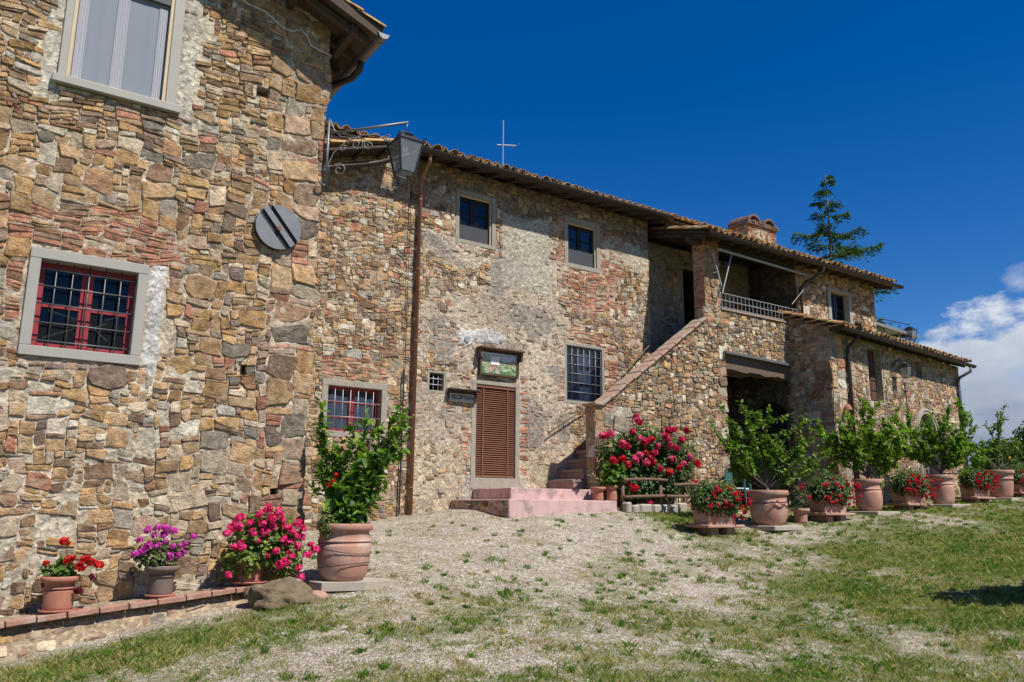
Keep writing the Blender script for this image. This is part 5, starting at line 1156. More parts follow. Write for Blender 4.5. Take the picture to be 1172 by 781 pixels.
b.build('wire', 'dark_iron', t)
q = lambda a, z, d=0: np.array((c[0] + a * CR[0] - d * CR[1] * 0 + 0, c[1] + a * CR[1] + d, c[2] + .62 + z))
tips = [q(-.32, 1.45, .05), q(-.36, 1.1), q(.66, 1.38), q(.58, 1.5), q(.2, 1.4)] + [q(-.30, 1.27, .05), q(-.22, .85), q(-.33, .75, .1), q(-.1, .95, .1), q(.02, 1.05, -.1), q(.15, 1.15), q(.33, 1.12, .05), q(.5, 1.22), q(.62, 1.30, -.05), q(.55, 1.0, .1), q(.35, .85, -.15), q(.1, .75, -.2), q(-.05, .6, -.25), q(.3, .6, -.2), q(.42, .5, .1), q(-.25, .45, -.1), q(.2, .9, .2), q(.45, .8), q(0, .4, -.25), q(.25, .35, -.2), q(-.15, .3, -.2)]
shoots_plant(t, c + np.array((0, 0, .6)) if False else np.array((c[0], c[1], c[2] + .6)), tips, .115, .030, 46, (.10, .20, .028), sub=5, subl=.24, br=.012, bare=.2, yellow=.22)
geranium_leaves(t, (c[0] + .02 * 1, c[1] - .02, c[2] + .85), (.30, .24, .32), 330, .09, (.075, .15, .02), .2); geranium_leaves(t, (c[0] - .28, c[1] - .12, c[2] + .68), (.12, .1, .2), 260, .03, (.08, .16, .03))
b = MB(); b.tube([tuple(q(-.05, -.1)), tuple(q(.12, .95))], .011, 6); b.tube([tuple(q(.02, -.1)), tuple(q(.28, 1.1))], .008, 6); b.build('cane', 'pale_iron', t)
rs = flower_mesh('blossom', 20, .03, .014, [(.6, .01, .01)])
for a, z in ((-.25, .55), (-.22, .62), (-.3, .5)): put('blossom', rs, t, q(a, z, -.2))

# rose bush, rail fence, small pots by the steps
t = thing('rose_bush', 'large dark green rose bush covered in red roses in front of the stair wall', 'rose bush', (12.45, 12.7, 1.62))
for a, z, rx, rzz, n in ((11.75, 2.5, .8, .55, 2500), (12.85, 2.45, .8, .58, 2300), (12.0, 3.0, .6, .3, 900), (12.75, 2.95, .65, .32, 900), (12.3, 2.1, 1.25, .3, 1200), (11.25, 2.85, .32, .35, 260), (13.35, 2.85, .35, .4, 360), (12.2, 3.25, .25, .2, 120)):
    geranium_leaves(t, (a, 12.75, z), (rx, .35, rzz), n, .065, (.06, .12, .03), .3, yellow=.18)
roses = [flower_mesh('rose', 42, .075, .035, [(.52, .01, .05), (.66, .02, .09)], .85), flower_mesh('rose', 42, .08, .036, [(.62, .05, .14), (.72, .12, .22)], .85), flower_mesh('rose', 42, .075, .035, [(.5, .005, .02), (.6, .012, .03)], .85)]
T_ = [(206, 268, 1), (268, 258, 1), (222, 268, 0), (355, 245, 0), (395, 205, 0), (385, 190, 1), (310, 292, 1), (340, 300, 0), (398, 268, 1), (425, 280, 0), (455, 268, 2), (488, 292, 1), (257, 358, 2), (313, 350, 2), (327, 373, 2), (358, 345, 1), (403, 330, 1), (435, 320, 2), (430, 357, 1), (478, 357, 2), (463, 335, 0), (515, 378, 0), (548, 390, 2), (550, 230, 0), (592, 222, 0), (643, 222, 0), (525, 250, 0), (540, 260, 1), (617, 262, 0), (588, 298, 0), (560, 285, 1), (597, 373, 2), (615, 355, 1), (697, 353, 2), (673, 327, 1), (695, 425, 2), (343, 440, 0), (361, 457, 2), (577, 338, 1), (440, 512, 0), (470, 320, 0), (370, 350, 1)]
for px, py, k in T_: put('rose', roses[k], t, (10.66 + (px - 206) / 491 * 2.66, 12.36 + rng.uniform(-.05, .08), 1.80 + (500 - py) / 295 * 1.60), rng.uniform(.8, 1.15))
b = MB()
for k in range(16): x = 11.7 + k * .11; b.tube([tuple(p) for p in poly((x, 12.75, 1.6), (x + rng.normal() * .3, 12.7, 2.5), (0, 0, 0), 4)], .012, 5)
b.build('stem', 'bark', t)
t = thing('rail_fence', 'low rustic fence of rough log rails in front of the rose bush', 'fence', (12.3, 12.35, 1.62))
for x in (11.2, 12.25, 13.2): b = MB(); b.tube([(x, 12.38, 1.55), (x + .02, 12.4, 2.22)], [.045, .04], 8); b.build('post', 'log_rail', t, smooth=True)
for z, x0, x1 in ((1.86, 11.2, 13.3), (2.19, 11.1, 12.4), (2.12, 12.6, 13.4)): b = MB(); b.tube([tuple(p) for p in poly((x0, 12.33, z), (x1, 12.33, z + .03), (0, 0, .02), 6)], .035, 7); b.build('rail', 'log_rail', t, smooth=True)
dsc = ['grey edging stone nearest the pink steps', 'pale edging stone second from the pink steps', 'large whitish edging stone under the left bay of the log fence', 'brownish edging stone under the middle fence post', 'cream edging stone right of the middle fence post', 'last small edging stone before the red flower trough']
x = 11.12
for i, w_ in enumerate((.16, .2, .36, .42, .28, .3)):
    b = MB(); T = Matrix.Translation((x, 12.15, 1.54)) @ Matrix.Rotation(rng.normal() * .04, 4, 'Z'); b.box(0, w_ - .02, 0, .18, 0, .2 + rng.uniform(-.03, .03), T=T, ch=.03); o = b.build('edging_stone', 'slab_stone', None); recenter(o); tag(o, dsc[i], 'stone', 'stones edging the rose bed'); x += w_
for (x, rt, lab, kind) in ((10.66, .155, 'small terracotta pot with a sparse yellow plant on the lower pink step', 0), (11.02, .145, 'taller terracotta pot with bright green broad leaves against the rail fence', 1)):
    c = (x, 12.50, 1.79); t = thing('potted_plant', lab, 'potted plant', c, group='small pots on the pink steps'); pot(t, c, rt, .11, .26 if kind == 0 else .3, band=False)
    if kind: geranium_leaves(t, (x + .06, 12.5, 2.3), (.28, .2, .27), 330, .10, (.10, .20, .02), .2)
    else: shoots_plant(t, (x, 12.5, 2.05), [(x - .15, 12.5, 2.35), (x + .05, 12.45, 2.38), (x + .12, 12.5, 2.3), (x - .2, 12.5, 2.25)], .06, .018, 22, (.2, .2, .04), sub=1, subl=.12, br=.006)

# planters and lemon pots along the annex
def trough(x, y, z, L_, label, seed, hang=1.0, slab=True):
    c = (x, y, z); t = thing('flower_trough', label, 'planter', c, group='terracotta troughs of red flowers'); W2, D2, H = L_ / 2, .21, .32
    b = MB(); 
    def ring(w, d, zz): return [(x - w, y - d, z + zz), (x + w, y - d, z + zz), (x + w, y + d, z + zz), (x - w, y + d, z + zz)]
    lv = [(W2 * .90, D2 * .84, 0), (W2 * .95, D2 * .93, H * .75), (W2 * .95, D2 * .93, H * .8), (W2, D2, H * .82), (W2 * 1.0, D2, H), (W2 - .035, D2 - .035, H), (W2 - .04, D2 - .04, H - .06)]
    vs = []; [vs.extend(ring(*q)) for q in lv]; fs = [(0, 3, 2, 1)] + [(k * 4 + i, k * 4 + (i + 1) % 4, (k + 1) * 4 + (i + 1) % 4, (k + 1) * 4 + i) for k in range(len(lv) - 1) for i in range(4)] + [tuple(24 + i for i in range(4))]
    b.add(vs, fs)
    b.tube([(x + (W2 * .8) * (k / 12 * 2 - 1), y - D2 * .95, z + H * .68 - .09 * abs(math.sin(k / 12 * math.pi * 2))) for k in range(13)], .012, 5)
    b.build('trough', 'pale_terracotta', t)
    geranium_leaves(t, (x, y - .05, z + H + .15), (W2 * 1.5, .38, .36), 2300, .045, (.055, .10, .025), .3); geranium_leaves(t, (x + W2 * .5, y - .1, z + H + .06), (W2 * .95, .26, .24), 700, .045, (.055, .10, .025), .3); geranium_leaves(t, (x - W2 * .7, y - .1, z + H + .10), (W2 * .8, .28, .28), 800, .045, (.055, .10, .025), .3)
    fm = flower_mesh('blossom', 26, .038, .016, [(.55, .01, .02), (.42, .005, .015), (.62, .03, .06)]); r = random.Random(seed)
    for k in range(46): a = r.uniform(-1.45, 1.45); put('blossom', fm, t, (x + a * W2 * 1.1, y - .34 - r.uniform(0, .1), z + H + r.uniform(-.2, .46) * (1 - .4 * abs(a) / 1.2)), r.uniform(.55, 1.2))
    for k in range(3): put('blossom', fm, t, (x + W2 * 1.15 + r.uniform(-.05, .12), y - .25, z + H - .10 * k * hang), r.uniform(.7, 1.2))
    return t
def stand(x, y, z, L_, label):
    t = thing('plant_stand', label, 'stand', (x, y, z - .14), group='stone slabs under the troughs')
    b = MB(); b.box(x - L_ / 2 - .10, x + L_ / 2 + .10, y - .30, y + .28, z - .058, z - .002, ch=.012); b.build('slab', 'pale_terracotta', t)
    for s in (-1, 1): b = MB(); b.box(x + s * L_ * .28 - .1, x + s * L_ * .28 + .1, y - .2, y + .2, z - .2, z - .060, ch=.01); b.build('brick', 'brick', t)
rows = [(11.8, 10.55, .78, 'first from the left'), (15.2, 10.5, .8, 'second from the left'), (18.95, 10.9, .85, 'third from the left'), (22.8, 11.25, .8, 'fourth from the left')]
wh = ['terracotta trough of red flowers nearest the steps, left of the chained pot', 'terracotta trough of red flowers below the corner of the annex', 'terracotta trough of red flowers in front of the arched doorway', 'terracotta trough of red flowers beside the rightmost lemon pot']
sl2 = ['slab on bricks under the trough left of the chained pot', 'slab on bricks under the trough at the annex corner', 'slab on bricks under the trough before the arched doorway', 'slab on bricks under the trough beside the rightmost lemon pot']
for i, (x, y, L_, _) in enumerate(rows):
    z = g1(x, y) + .15; trough(x, y, z, L_, wh[i], i + 3); stand(x, y, z, L_, sl2[i])
x, y = 26.1, 11.6; trough(x, y, g1(x, y) + .12, .8, 'terracotta trough of red flowers cut off at the right edge of the picture', 12); stand(x, y, g1(x, y) + .12, .8, 'slab under the trough at the far right edge')
def lemon(x, y, rt, rb, h, belly, tips, label, seed, chain=False, leaf=.098, lw=.028, per=48, col=(.10, .18, .024), root_z=.0, sub=4, subl=.34, extra=None, lemons=0, zs=1.1):
    z = g1(x, y) + .05; c = (x, y, z); t = thing('potted_lemon_tree', label, 'potted tree', c, group='potted lemon trees along the annex')
    pot(t, c, rt, rb, h, 'pale_terracotta', .045, .10, belly, 36)
    if chain:
        b = MB()
        for k in range(4):
            a0 = -2.6 + k * .55; pts = [(x + (rt + .015) * math.cos(a0 + .55 * s / 6), y + (rt + .015) * math.sin(a0 + .55 * s / 6), z + h * .70 - .07 * math.sin(math.pi * s / 6)) for s in range(7)]; b.tube(pts, .014, 5)
        b.build('garland', 'weathered_clay', t)
    bm_ = MB(); r0 = np.array((x, y, z + h - .08)); fk = np.array((x, y, z + h + .05)); bm_.tube([tuple(r0), tuple(fk)], [.035, .028], 7); bm_.build('trunk', 'bark', t, smooth=True)
    shoots_plant(t, fk, [np.array((x + a * CR[0] * 1.28, y + a * CR[1] * 1.28 + d, z + h + zz * zs)) for a, zz, d in tips], leaf, lw, per * 2.1, col, sub=sub, subl=subl, br=.016, yellow=.3)
    if lemons:
        b = MB(); lm = bpy.data.meshes.new('lemon'); 
        for k in range(lemons): bb2 = MB(); p = (x + .25 + .1 * k, y - .2, z + h + .35 - .1 * k); bb2.lathe([(.001, -.045), (.02, -.035), (.032, 0), (.02, .035), (.001, .045)], p, 10); bb2.cc = (1, 1, 1); bb2.build('lemon', 'lemon_skin', t, smooth=True)
    return t
simple('lemon_skin', (.75, .48, .04), .45, .08, 20, .001)
slabs = []
lemon(13.3, 10.5, .385, .27, .66, .05, [(-.85, .95, 0), (-.6, 1.15, .1), (-.35, 1.2, 0), (-.1, 1.05, .1), (.1, 1.1, 0), (-.75, .65, -.1), (-.5, .8, -.1), (-.25, .85, -.1), (.3, .8, 0), (.55, .75, 0), (.8, .7, .1), (.95, .55, 0), (.65, .45, -.1), (.4, .45, -.1), (-.55, .5, 0), (.05, .6, -.15), (.75, .95, .1)], 'sprawling lemon tree in a broad terracotta pot with garland before the dark porch', 1, chain=True, per=40, zs=1.45)
lemon(17.1, 10.75, .29, .215, .70, .05, [(-.95, 1.0, 0), (-.7, .8, 0), (-.45, 1.25, 0), (-.35, .8, -.1), (-.15, 1.3, .1), (.0, 1.6, 0), (.1, 1.15, -.1), (.3, 1.55, 0), (.45, 1.2, .1), (.65, 1.45, 0), (.8, 1.0, 0), (.55, .8, -.1), (-.6, .5, 0), (-.2, .6, -.15), (.2, .7, -.15), (.9, .75, 0), (-.3, 1.0, .15), (.3, .9, .1), (.6, .55, 0), (-.8, 1.2, 0)], 'dense upright lemon tree between the annex corner and the tall shuttered window', 2, per=52, sub=7, col=(.14, .24, .03))
lemon(20.9, 11.1, .29, .23, .72, .03, [(-1.1, .9, 0), (-.8, 1.2, 0), (-.55, 1.5, 0), (-.3, 1.2, 0), (-.1, 1.4, 0), (.1, 1.2, 0), (.3, 1.55, 0), (.5, 1.75, 0), (.6, 1.3, 0), (.8, 1.1, 0), (.9, .8, 0), (.65, .6, -.1), (.3, .8, -.15), (0, .8, -.15), (-.35, .7, -.1), (-.7, .6, 0), (-.9, .5, 0), (.2, .5, -.1), (.5, .9, .1)], 'dense lemon tree hiding the arched doorway of the annex', 3, per=56, sub=7, col=(.12, .22, .028))
lemon(24.6, 11.4, .375, .26, .76, .02, [(-1.0, .9, 0), (-.75, 1.1, 0), (-.55, .8, 0), (.1, 1.5, 0), (.3, 1.7, 0), (-.2, 1.2, 0), (.55, 1.15, 0), (.75, 1.0, 0), (-.4, .55, 0), (.5, .6, 0), (-.7, .5, 0), (.9, .7, .1)], 'sparse lemon tree with bare twigs in a wide rimmed pot, rightmost', 4, per=26, sub=5, lemons=2, col=(.10, .17, .03))
sld = ['flat slab under the chained lemon pot', 'flat slab under the pot at the tall shuttered window', 'flat slab under the pot before the arched doorway', 'flat slab under the rightmost lemon pot']
for (x, y), lb in zip(((13.3, 10.5), (17.1, 10.75), (20.9, 11.1), (24.6, 11.4)), sld):
    b = MB(); z = g1(x, y); b.box(x - .38, x + .5, y - .42, y + .38, z - .05, z + .045, ch=.015); o = b.build('stone_slab', 'slab_stone', None); recenter(o); tag(o, lb, 'slab', 'flat slabs under the lemon pots')
# little pots between
c = (14.35, 10.55, g1(14.35, 10.55)); t = thing('potted_plant', 'small terracotta pot with pink flowers between the chained pot and the second trough', 'potted plant', c); pot(t, c, .18, .12, .28, 'pale_terracotta', band=False); geranium_leaves(t, (c[0], c[1], c[2] + .5), (.28, .2, .27), 260, .04, (.08, .11, .05)); fm = flower_mesh('blossom', 26, .045, .018, [(.6, .02, .08)])
for a, z in ((-.12, .75), (-.2, .68), (.05, .5)): put('blossom', fm, t, (c[0] + a, c[1] - .2, c[2] + z))
for x, y, hh, lb in ((12.95, 11.55, .33, 'clay pot of bright green herbs behind the first trough'), (13.45, 11.65, .30, 'clay pot of bushy green herbs beside the plastic chair')):
    c = (x, y, g1(x, y) + .12); t = thing('potted_plant', lb, 'potted plant', c, group='herb pots in front of the porch'); pot(t, c, .21, .15, hh, 'terracotta', band=False); geranium_leaves(t, (x, y, c[2] + hh + .1), (.25, .2, .14), 420, .04, (.12, .26, .02), .2)
# green plastic armchair and cart wheel in the porch
x, y = 15.1, 12.75; z = g1(x, y); t = thing('plastic_chair', 'green plastic armchair standing beside the porch entrance', 'chair', (x, y, z), rad(25), local=True)
b = MB(); b.box(-.25, .25, -.23, .23, .40, .43, ch=.01); b.build('seat', 'green_plastic', t)
b = MB(); [b.box(-.22 + k * .085, -.17 + k * .085, .21, .235, .47, .84, ch=.006) for k in range(6)]; b.box(-.25, .26, .205, .24, .82, .87, ch=.01); b.box(-.25, .26, .205, .24, .44, .48, ch=.01); b.build('backrest', 'green_plastic', t)
for sx in (-1, 1):
    b = MB(); b.box(sx * .27 - .03, sx * .27 + .03, -.24, .24, .63, .655, ch=.008); b.build('armrest', 'green_plastic', t)
    for sy in (-1, 1): b = MB(); b.tube([(sx * .27, sy * .25, 0), (sx * .25, sy * .21, .64 if sy < 0 else .84)], .022, 6); b.build('leg', 'green_plastic', t)
b = MB(); b.box(-.21, .21, -.2, .2, .432, .47, ch=.015); b.build('cushion', 'curtain', t)
x, y = 15.0, 13.0; z = g1(x, y) + .36; t = thing('cart_wheel', 'old wooden cart wheel leaning on the wall left of the green chair', 'wheel', (x, y, z - .36))
b = MB(); b.tube([(x + .34 * math.cos(k / 28 * 6.283), y + .04 * math.sin(k / 28 * 6.283), z + .34 * math.sin(k / 28 * 6.283)) for k in range(29)], .03, 6); b.build('rim', 'old_timber', t, smooth=True)
for k in range(8): a = k / 8 * 6.283; b = MB(); b.tube([(x, y, z), (x + .33 * math.cos(a), y + .04 * math.sin(a), z + .33 * math.sin(a))], .016, 5); b.build('spoke', 'old_timber', t)
b = MB(); b.tube([(x, y - .08, z), (x, y + .08, z)], .06, 10); b.build('hub', 'old_timber', t)

# ------------------------------------------------------------------ trees
def conifer(x, y, zb, zt, label):
    t = thing('spruce', label, 'tree', (x, y, zb)); b = MB(); b.tube([(x, y, zb), (x - .05, y, (zb + zt) / 2), (x, y, zt)], [.22, .09, .015], 8); b.build('trunk', 'bark', t, smooth=True)
    H = zt - zb; P = []; Dd = []; b = MB()
    for k in range(60):
        q = (k / 60) ** .9; z = zt - .12 - q * (H * .8) + rng.normal() * .12; L_ = min(3.4, .18 + q * 5.2 * rng.uniform(.25, 1.05)) * (1 if rng.random() > .12 else .4); a = k * 2.4 + rng.normal() * .3; d = np.array((math.cos(a), math.sin(a), 0)); p0 = np.array((x, y, z)); p1 = p0 + d * L_ + np.array((0, 0, -.12 * L_ + .1)); pts = poly(p0, p1, np.array((0, 0, -.12 * L_)), 7); b.tube([tuple(p) for p in pts], [.035 - .004 * j for j in range(7)], 4)
        m = int(215 * L_ + 30); tt = rng.uniform(.02, 1, m) ** .75 * 6; i0 = np.clip(tt.astype(int), 0, 5); f = (tt - i0)[:, None]; s = np.array((-d[1], d[0], 0)); w_ = rng.normal(size=(m, 1)) * .21 * L_ ** .5
        P.append(pts[i0] * (1 - f) + pts[i0 + 1] * f + s * w_ + np.array([0, 0, 1]) * (rng.normal(size=(m, 1)) * .05 - np.abs(w_) * .35)); Dd.append(unit(d + s * np.sign(w_) * .9 + rdirs(m) * .5 + np.array((0, 0, -.35))))
    for p in []: pass
    b.build('limbs', 'bark', t)
    P = np.concatenate(P); Dd = np.concatenate(Dd); n = len(P)
    leaves('crown', P, Dd, unit(rdirs(n) + np.array((0, 0, 1.2))), .17 * rng.uniform(.6, 1.2, n), .025, leafcols(n, (.06, .115, .03), .5, .2), 'conifer', t)
conifer(30.9, 20.3, 4.5, 16.4, 'sparse dark spruce rising behind the chimney and the annex roof')
def broadleaf(x, y, zb, h, w, label, n=2600, leaf=.3, col=(.04, .08, .02), group=None, seed=1):
    t = thing('tree', label, 'tree', (x, y, zb), group=group); b = MB(); b.tube([(x, y, zb - .5), (x + .1, y, zb + h * .35), (x, y, zb + h * .6)], [h * .035, h * .025, h * .012], 7)
    P = []; Dn = []
    r = np.random.default_rng(seed)
    for k in range(13):
        a = r.uniform(0, 6.28); q = r.uniform(.0, .75); c_ = np.array((x + math.cos(a) * w * q * .7, y + math.sin(a) * w * q * .7, zb + h * (.45 + .42 * r.random() * (1 - q * .5)))); rr = w * r.uniform(.25, .42); m = n // 13; d = rdirs(m); P.append(c_ + d * rr * rng.uniform(.45, 1, (m, 1)) * np.array((1, 1, .75))); Dn.append(d); b.tube([(x, y, zb + h * .35), tuple(c_)], [h * .012, h * .004], 5)
    b.build('trunk', 'bark', t, smooth=True); P = np.concatenate(P); Dn = np.concatenate(Dn); m = len(P); N_ = unit(Dn * .6 + rdirs(m) * .6 + np.array((0, 0, .5)))
    leaves('crown', P, unit(np.cross(N_, rdirs(m))), N_, leaf * rng.uniform(.6, 1.3, m), leaf * .42, leafcols(m, col, .4, .1), 'leaf_matt', t)
lab_t = ['dark green tree on the skyline just right of the annex', 'round green tree on the skyline, second from the annex', 'paler green tree between the round tree and the edge', 'tall dark tree on the skyline at the right edge', 'broad tree far right beyond the last lemon pot', 'low bushy tree behind the last lemon pot', 'dark bush on the skyline below the tall trees']
for i, (px, d, h, w, cc_) in enumerate(((1112, 74, 7.5, 4.2, (.035, .07, .02)), (1130, 70, 8.5, 4.6, (.05, .09, .02)), (1145, 76, 8.8, 4.5, (.06, .10, .025)), (1168, 72, 10.2, 5, (.03, .06, .018)), (1190, 70, 10.5, 5, (.04, .08, .02)), (1138, 62, 5.5, 4, (.055, .10, .025)), (1158, 64, 6.3, 4, (.03, .065, .02)))):
    v = F_ * d + R_ * ((px - 586) / 931.47 * d); zz = float(gh(v.x, v.y)); broadleaf(v.x, v.y, max(zz, -3), h - max(zz, -3) + 0.4, w, lab_t[i], 1900, .42, cc_, 'trees on the skyline', i + 20)
# tree right of the picture whose shade falls on the grass at the right edge
broadleaf(11.95, 3.0, g1(11.95, 3.0), 4.4, 1.35, 'leafy tree just outside the right edge, shading the grass', 4200, .14, (.05, .10, .02), None, 5)

# ------------------------------------------------------------------ grass, weeds and gravel
def scatter_grass(n):
    xs = rng.uniform(-1.5, 31, n * 9); ys = rng.uniform(2.2, 14.2, n * 9)
    rel = np.stack([xs, ys], 1); fwd = rel @ np.array([F_.x, F_.y]); lat = rel @ np.array([R_.x, R_.y]); w = 1 / np.maximum(fwd, 4) ** 1.1; keep = (fwd > 4.5) & (np.abs(lat) < fwd * .78 + .6) & (rng.random(n * 9) < w / w.max() * 1.8)
    xs, ys, fwd = xs[keep], ys[keep], fwd[keep]
    g = np.array([grass_density(a, b_) for a, b_ in zip(xs, ys)]); fine = np.array([mn(a * 7, b_ * 7, 3) + .6 * mn(a * 2.5, b_ * 2.5, 6) for a, b_ in zip(xs, ys)])
    pr = np.clip(g * 1.6 - .12 + fine * 1.7 + .08, .07, 1) ** 1.1; inb = ~((ys > 14.2) | ((xs > 8.3) & (xs < 11.2) & (ys > 12.2)) | ((xs > 11) & (ys > 13.0)) | ((xs < 3.75) & (ys > 9.15)))
    k = (rng.random(len(xs)) < pr) & inb; return xs[k][:n], ys[k][:n], g[k][:n], fwd[k][:n]
xs, ys, gg, fw = scatter_grass(125000); n = len(xs)
if n:
    reps = 3; X = np.repeat(xs, reps) + rng.normal(size=n * reps) * .018; Y = np.repeat(ys, reps) + rng.normal(size=n * reps) * .018; G2 = np.repeat(gg, reps); m = len(X); Z = gh(X, Y) - .004
    h = rng.uniform(.014, .04, m) * (.65 + .75 * G2) * np.where(rng.random(m) < .03, 2.2, 1); w_ = np.clip(.0018 + .00022 * np.repeat(fw, reps), 0, .006) * rng.uniform(.7, 1.3, m); d = rdirs(m); d[:, 2] = 0; d = unit(d); lean = rdirs(m) * .75; lean[:, 2] = 1; lean = unit(lean)
    # distinct tufts
    tx = []; 
    for _ in range(5200):
        a_, b_ = rng.uniform(.5, 26), rng.uniform(3.6, 12.6)
        if (a_ < 3.8 and b_ > 9.0) or (a_ > 8.2 and b_ > 12.1) or (a_ > 11 and b_ > 12.4): continue
        if rng.random() < .10 + .8 * grass_density(a_, b_) * max(0, .6 + mn(a_ * 1.2, b_ * 1.2, 30)): tx.append((a_, b_, rng.uniform(.02, .085)))
    tx = np.array(tx); kk = 34; c0 = np.repeat(tx, kk, 0); rr_ = np.sqrt(rng.random(len(c0))) * c0[:, 2]; an = rng.uniform(0, 6.28, len(c0)); X3, Y3 = c0[:, 0] + rr_ * np.cos(an), c0[:, 1] + rr_ * np.sin(an) ; nt_ = len(X3)
    X = np.concatenate([X, X3]); Y = np.concatenate([Y, Y3]); Z = gh(X, Y) - .004; f3 = X3 * F_.x + Y3 * F_.y
    h = np.concatenate([h, rng.uniform(.025, .075, nt_)]); w_ = np.concatenate([w_, np.clip(.002 + .00024 * f3, 0, .006)]); d3 = rdirs(nt_); d3[:, 2] = 0; d = np.concatenate([d, unit(d3)]); l3 = rdirs(nt_) * .6; l3[:, 2] = 1; lean = np.concatenate([lean, unit(l3)]); m0 = m; m = len(X)
    tuft_tone = np.repeat(rng.random(len(tx)), kk)[:, None]
    P = np.stack([X, Y, Z], 1); V = np.stack([P - d * w_[:, None], P + d * w_[:, None], P + lean * h[:, None] * .6 + d * w_[:, None] * .6, P + lean * h[:, None] + lean * np.array([1, 1, 0]) * h[:, None] * .5], 1).reshape(-1, 3)
    i = np.arange(m)[:, None] * 4; dry = rng.random((m0, 1)); patch = np.array([mn(a * .9, b_ * .9, 12) + .5 * mn(a * 3, b_ * 3, 2) for a, b_ in zip(xs, ys)]); patch = np.repeat(patch, reps)[:, None]
    isdry = dry < .48 + .6 * patch; c = np.where(isdry, np.array([[.42, .34, .14]]), np.array([[.14, .215, .035]])) * rng.uniform(.6, 1.35, (m0, 1)); c = np.concatenate([c, np.where(tuft_tone < .25, np.array([[.32, .27, .10]]), np.array([[.12, .22, .03]])) * rng.uniform(.6, 1.3, (nt_, 1))])
    o = npmesh('grass', V, i + np.arange(4)[None], np.repeat(c, 4, 0), 'grass_blade'); tag(o, 'patchy short dry grass growing through the gravel yard', 'grass'); o['kind'] = 'stuff'
# broad leaved weeds
P = []; Dd = []
for k in range(420):
    x, y = rng.uniform(1, 24), rng.uniform(4, 12.4)
    if (x < 3.75 and y > 9.0) or (x > 8.3 and y > 12.1): continue
    if rng.random() > .25 + grass_density(x, y): continue
    z = g1(x, y); q = rng.uniform(.02, .07)
    for j in range(rng.integers(8, 26)): a = rng.uniform(0, 6.28); P.append((x + math.cos(a) * q * rng.random(), y + math.sin(a) * q * rng.random(), z)); Dd.append((math.cos(a), math.sin(a), rng.uniform(.25, 1.3)))
n = len(P); o = leaves('weeds', P, Dd, unit(np.array([0, 0, 1.]) + rdirs(n) * .3), rng.uniform(.03, .075, n), rng.uniform(.006, .014, n), leafcols(n, (.055, .12, .02), .4, .2)); tag(o, 'small green weeds scattered over the gravel yard', 'weeds'); o['kind'] = 'stuff'
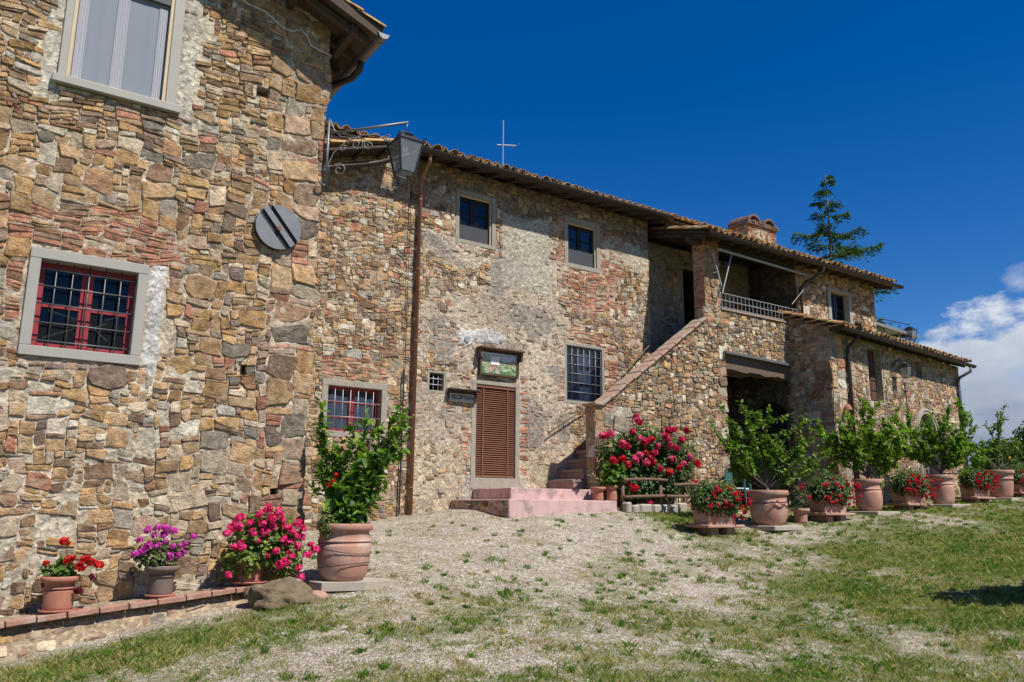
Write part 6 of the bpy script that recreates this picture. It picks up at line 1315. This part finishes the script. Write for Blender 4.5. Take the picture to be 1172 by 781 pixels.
# loose gravel
def gravel(n):
    xs = rng.uniform(-1, 24, n * 8); ys = rng.uniform(2.5, 14.2, n * 8); rel = np.stack([xs, ys], 1); fwd = rel @ np.array([F_.x, F_.y]); lat = rel @ np.array([R_.x, R_.y]); w = 1 / np.maximum(fwd, 4) ** 1.3; k = (fwd > 4.5) & (np.abs(lat) < fwd * .75 + .5) & (rng.random(n * 8) < w / w.max()) & ~((ys > 12.25) & (xs > 8.35)) & ~((xs < 3.75) & (ys > 9.2)); xs, ys = xs[k][:n], ys[k][:n]
    g = np.array([grass_density(a, b_) for a, b_ in zip(xs, ys)]); cl = np.array([mn(a * 1.7, b_ * 1.7, 44) for a, b_ in zip(xs, ys)]); k = rng.random(len(xs)) < np.clip(.85 - g * 1.3 + cl, .05, 1); xs, ys = xs[k], ys[k]; m = len(xs); z = gh(xs, ys)
    base = np.array([(1, 0, 0), (-.5, .87, 0), (-.5, -.87, 0), (0, 0, .6), (.4, .7, .35), (-.8, 0, .35), (.4, -.7, .35)]); s = rng.uniform(.004, .012, (m, 1, 1)) * np.where(rng.random((m, 1, 1)) < .006, 2.4, 1); a = rng.uniform(0, 6.28, m); ca, sa = np.cos(a)[:, None], np.sin(a)[:, None]
    q = base[None] * (1 + rng.normal(size=(m, 7, 3)) * .2) * s; V = np.stack([q[..., 0] * ca - q[..., 1] * sa + xs[:, None], q[..., 0] * sa + q[..., 1] * ca + ys[:, None], q[..., 2] + z[:, None]], -1).reshape(-1, 3)
    tri = np.array([(0, 4, 3), (4, 1, 3), (1, 5, 3), (5, 2, 3), (2, 6, 3), (6, 0, 3), (0, 1, 4), (1, 2, 5), (2, 0, 6)]); i = np.arange(m)[:, None, None] * 7; pal = np.array([(.54, .50, .46), (.44, .41, .37), (.35, .31, .27), (.62, .6, .56), (.3, .24, .19), (.42, .3, .22)]); c = pal[rng.integers(0, 6, m)] * rng.uniform(.75, 1.2, (m, 1))
    o = npmesh('gravel', V, (i + tri[None]).reshape(-1, 3), np.repeat(c, 7, 0), 'pebble'); tag(o, 'loose pale gravel strewn across the sunny yard', 'gravel'); o['kind'] = 'stuff'
m = MatB('pebble'); m.set(Base_Color=m.attr(), Roughness=.9)
gravel(75000)
fm = flower_mesh('wildflower', 12, .012, .008, [(.8, .6, .02)]); r = random.Random(9)
P = []
for k in range(16):
    x, y = r.uniform(3.5, 14), r.uniform(5.5, 10)
    o = bpy.data.objects.new('wildflower', fm); COL.objects.link(o); o.location = (x, y, g1(x, y) + .03); tag(o, 'tiny yellow wildflower in the gravel yard', 'flower', 'yellow wildflowers in the gravel')

# fallen petals under the geraniums
P = []; cols = []
for (x, y, z, rx, ry, n, c) in ((3.05, 9.62, None, .45, .12, 60, (.75, .05, .2)), (3.2, 9.3, -1, .4, .18, 50, (.75, .05, .2)), (2.05, 9.62, None, .25, .08, 26, (.6, .06, .4)), (1.25, 9.6, None, .2, .06, 18, (.5, .01, .02)), (12.2, 12.0, -1, 1.1, .2, 90, (.5, .02, .06)), (11.9, 10.0, -1, .6, .2, 30, (.5, .01, .03)), (15.3, 10.0, -1, .6, .2, 30, (.5, .01, .03))):
    for k in range(n):
        px, py = x + rng.normal() * rx * .6, y + rng.normal() * ry * .6
        if z is None and (px > 3.12 or py < 9.52 or py > 9.95): continue
        P.append((px, py, (lz(px) + .004) if z is None else g1(px, py) + .02)); cols.append(np.array(c) * rng.uniform(.7, 1.1))
n = len(P); a = rng.uniform(0, 6.28, n); o = leaves('fallen_petals', P, np.stack([np.cos(a), np.sin(a), 0 * a + .05], 1), unit(np.array([0, 0, 1.]) + rdirs(n) * .3), rng.uniform(.014, .024, n), rng.uniform(.006, .010, n), np.array(cols), 'petal'); tag(o, 'scattered pink and red petals below the flower pots', 'petals'); o['kind'] = 'stuff'
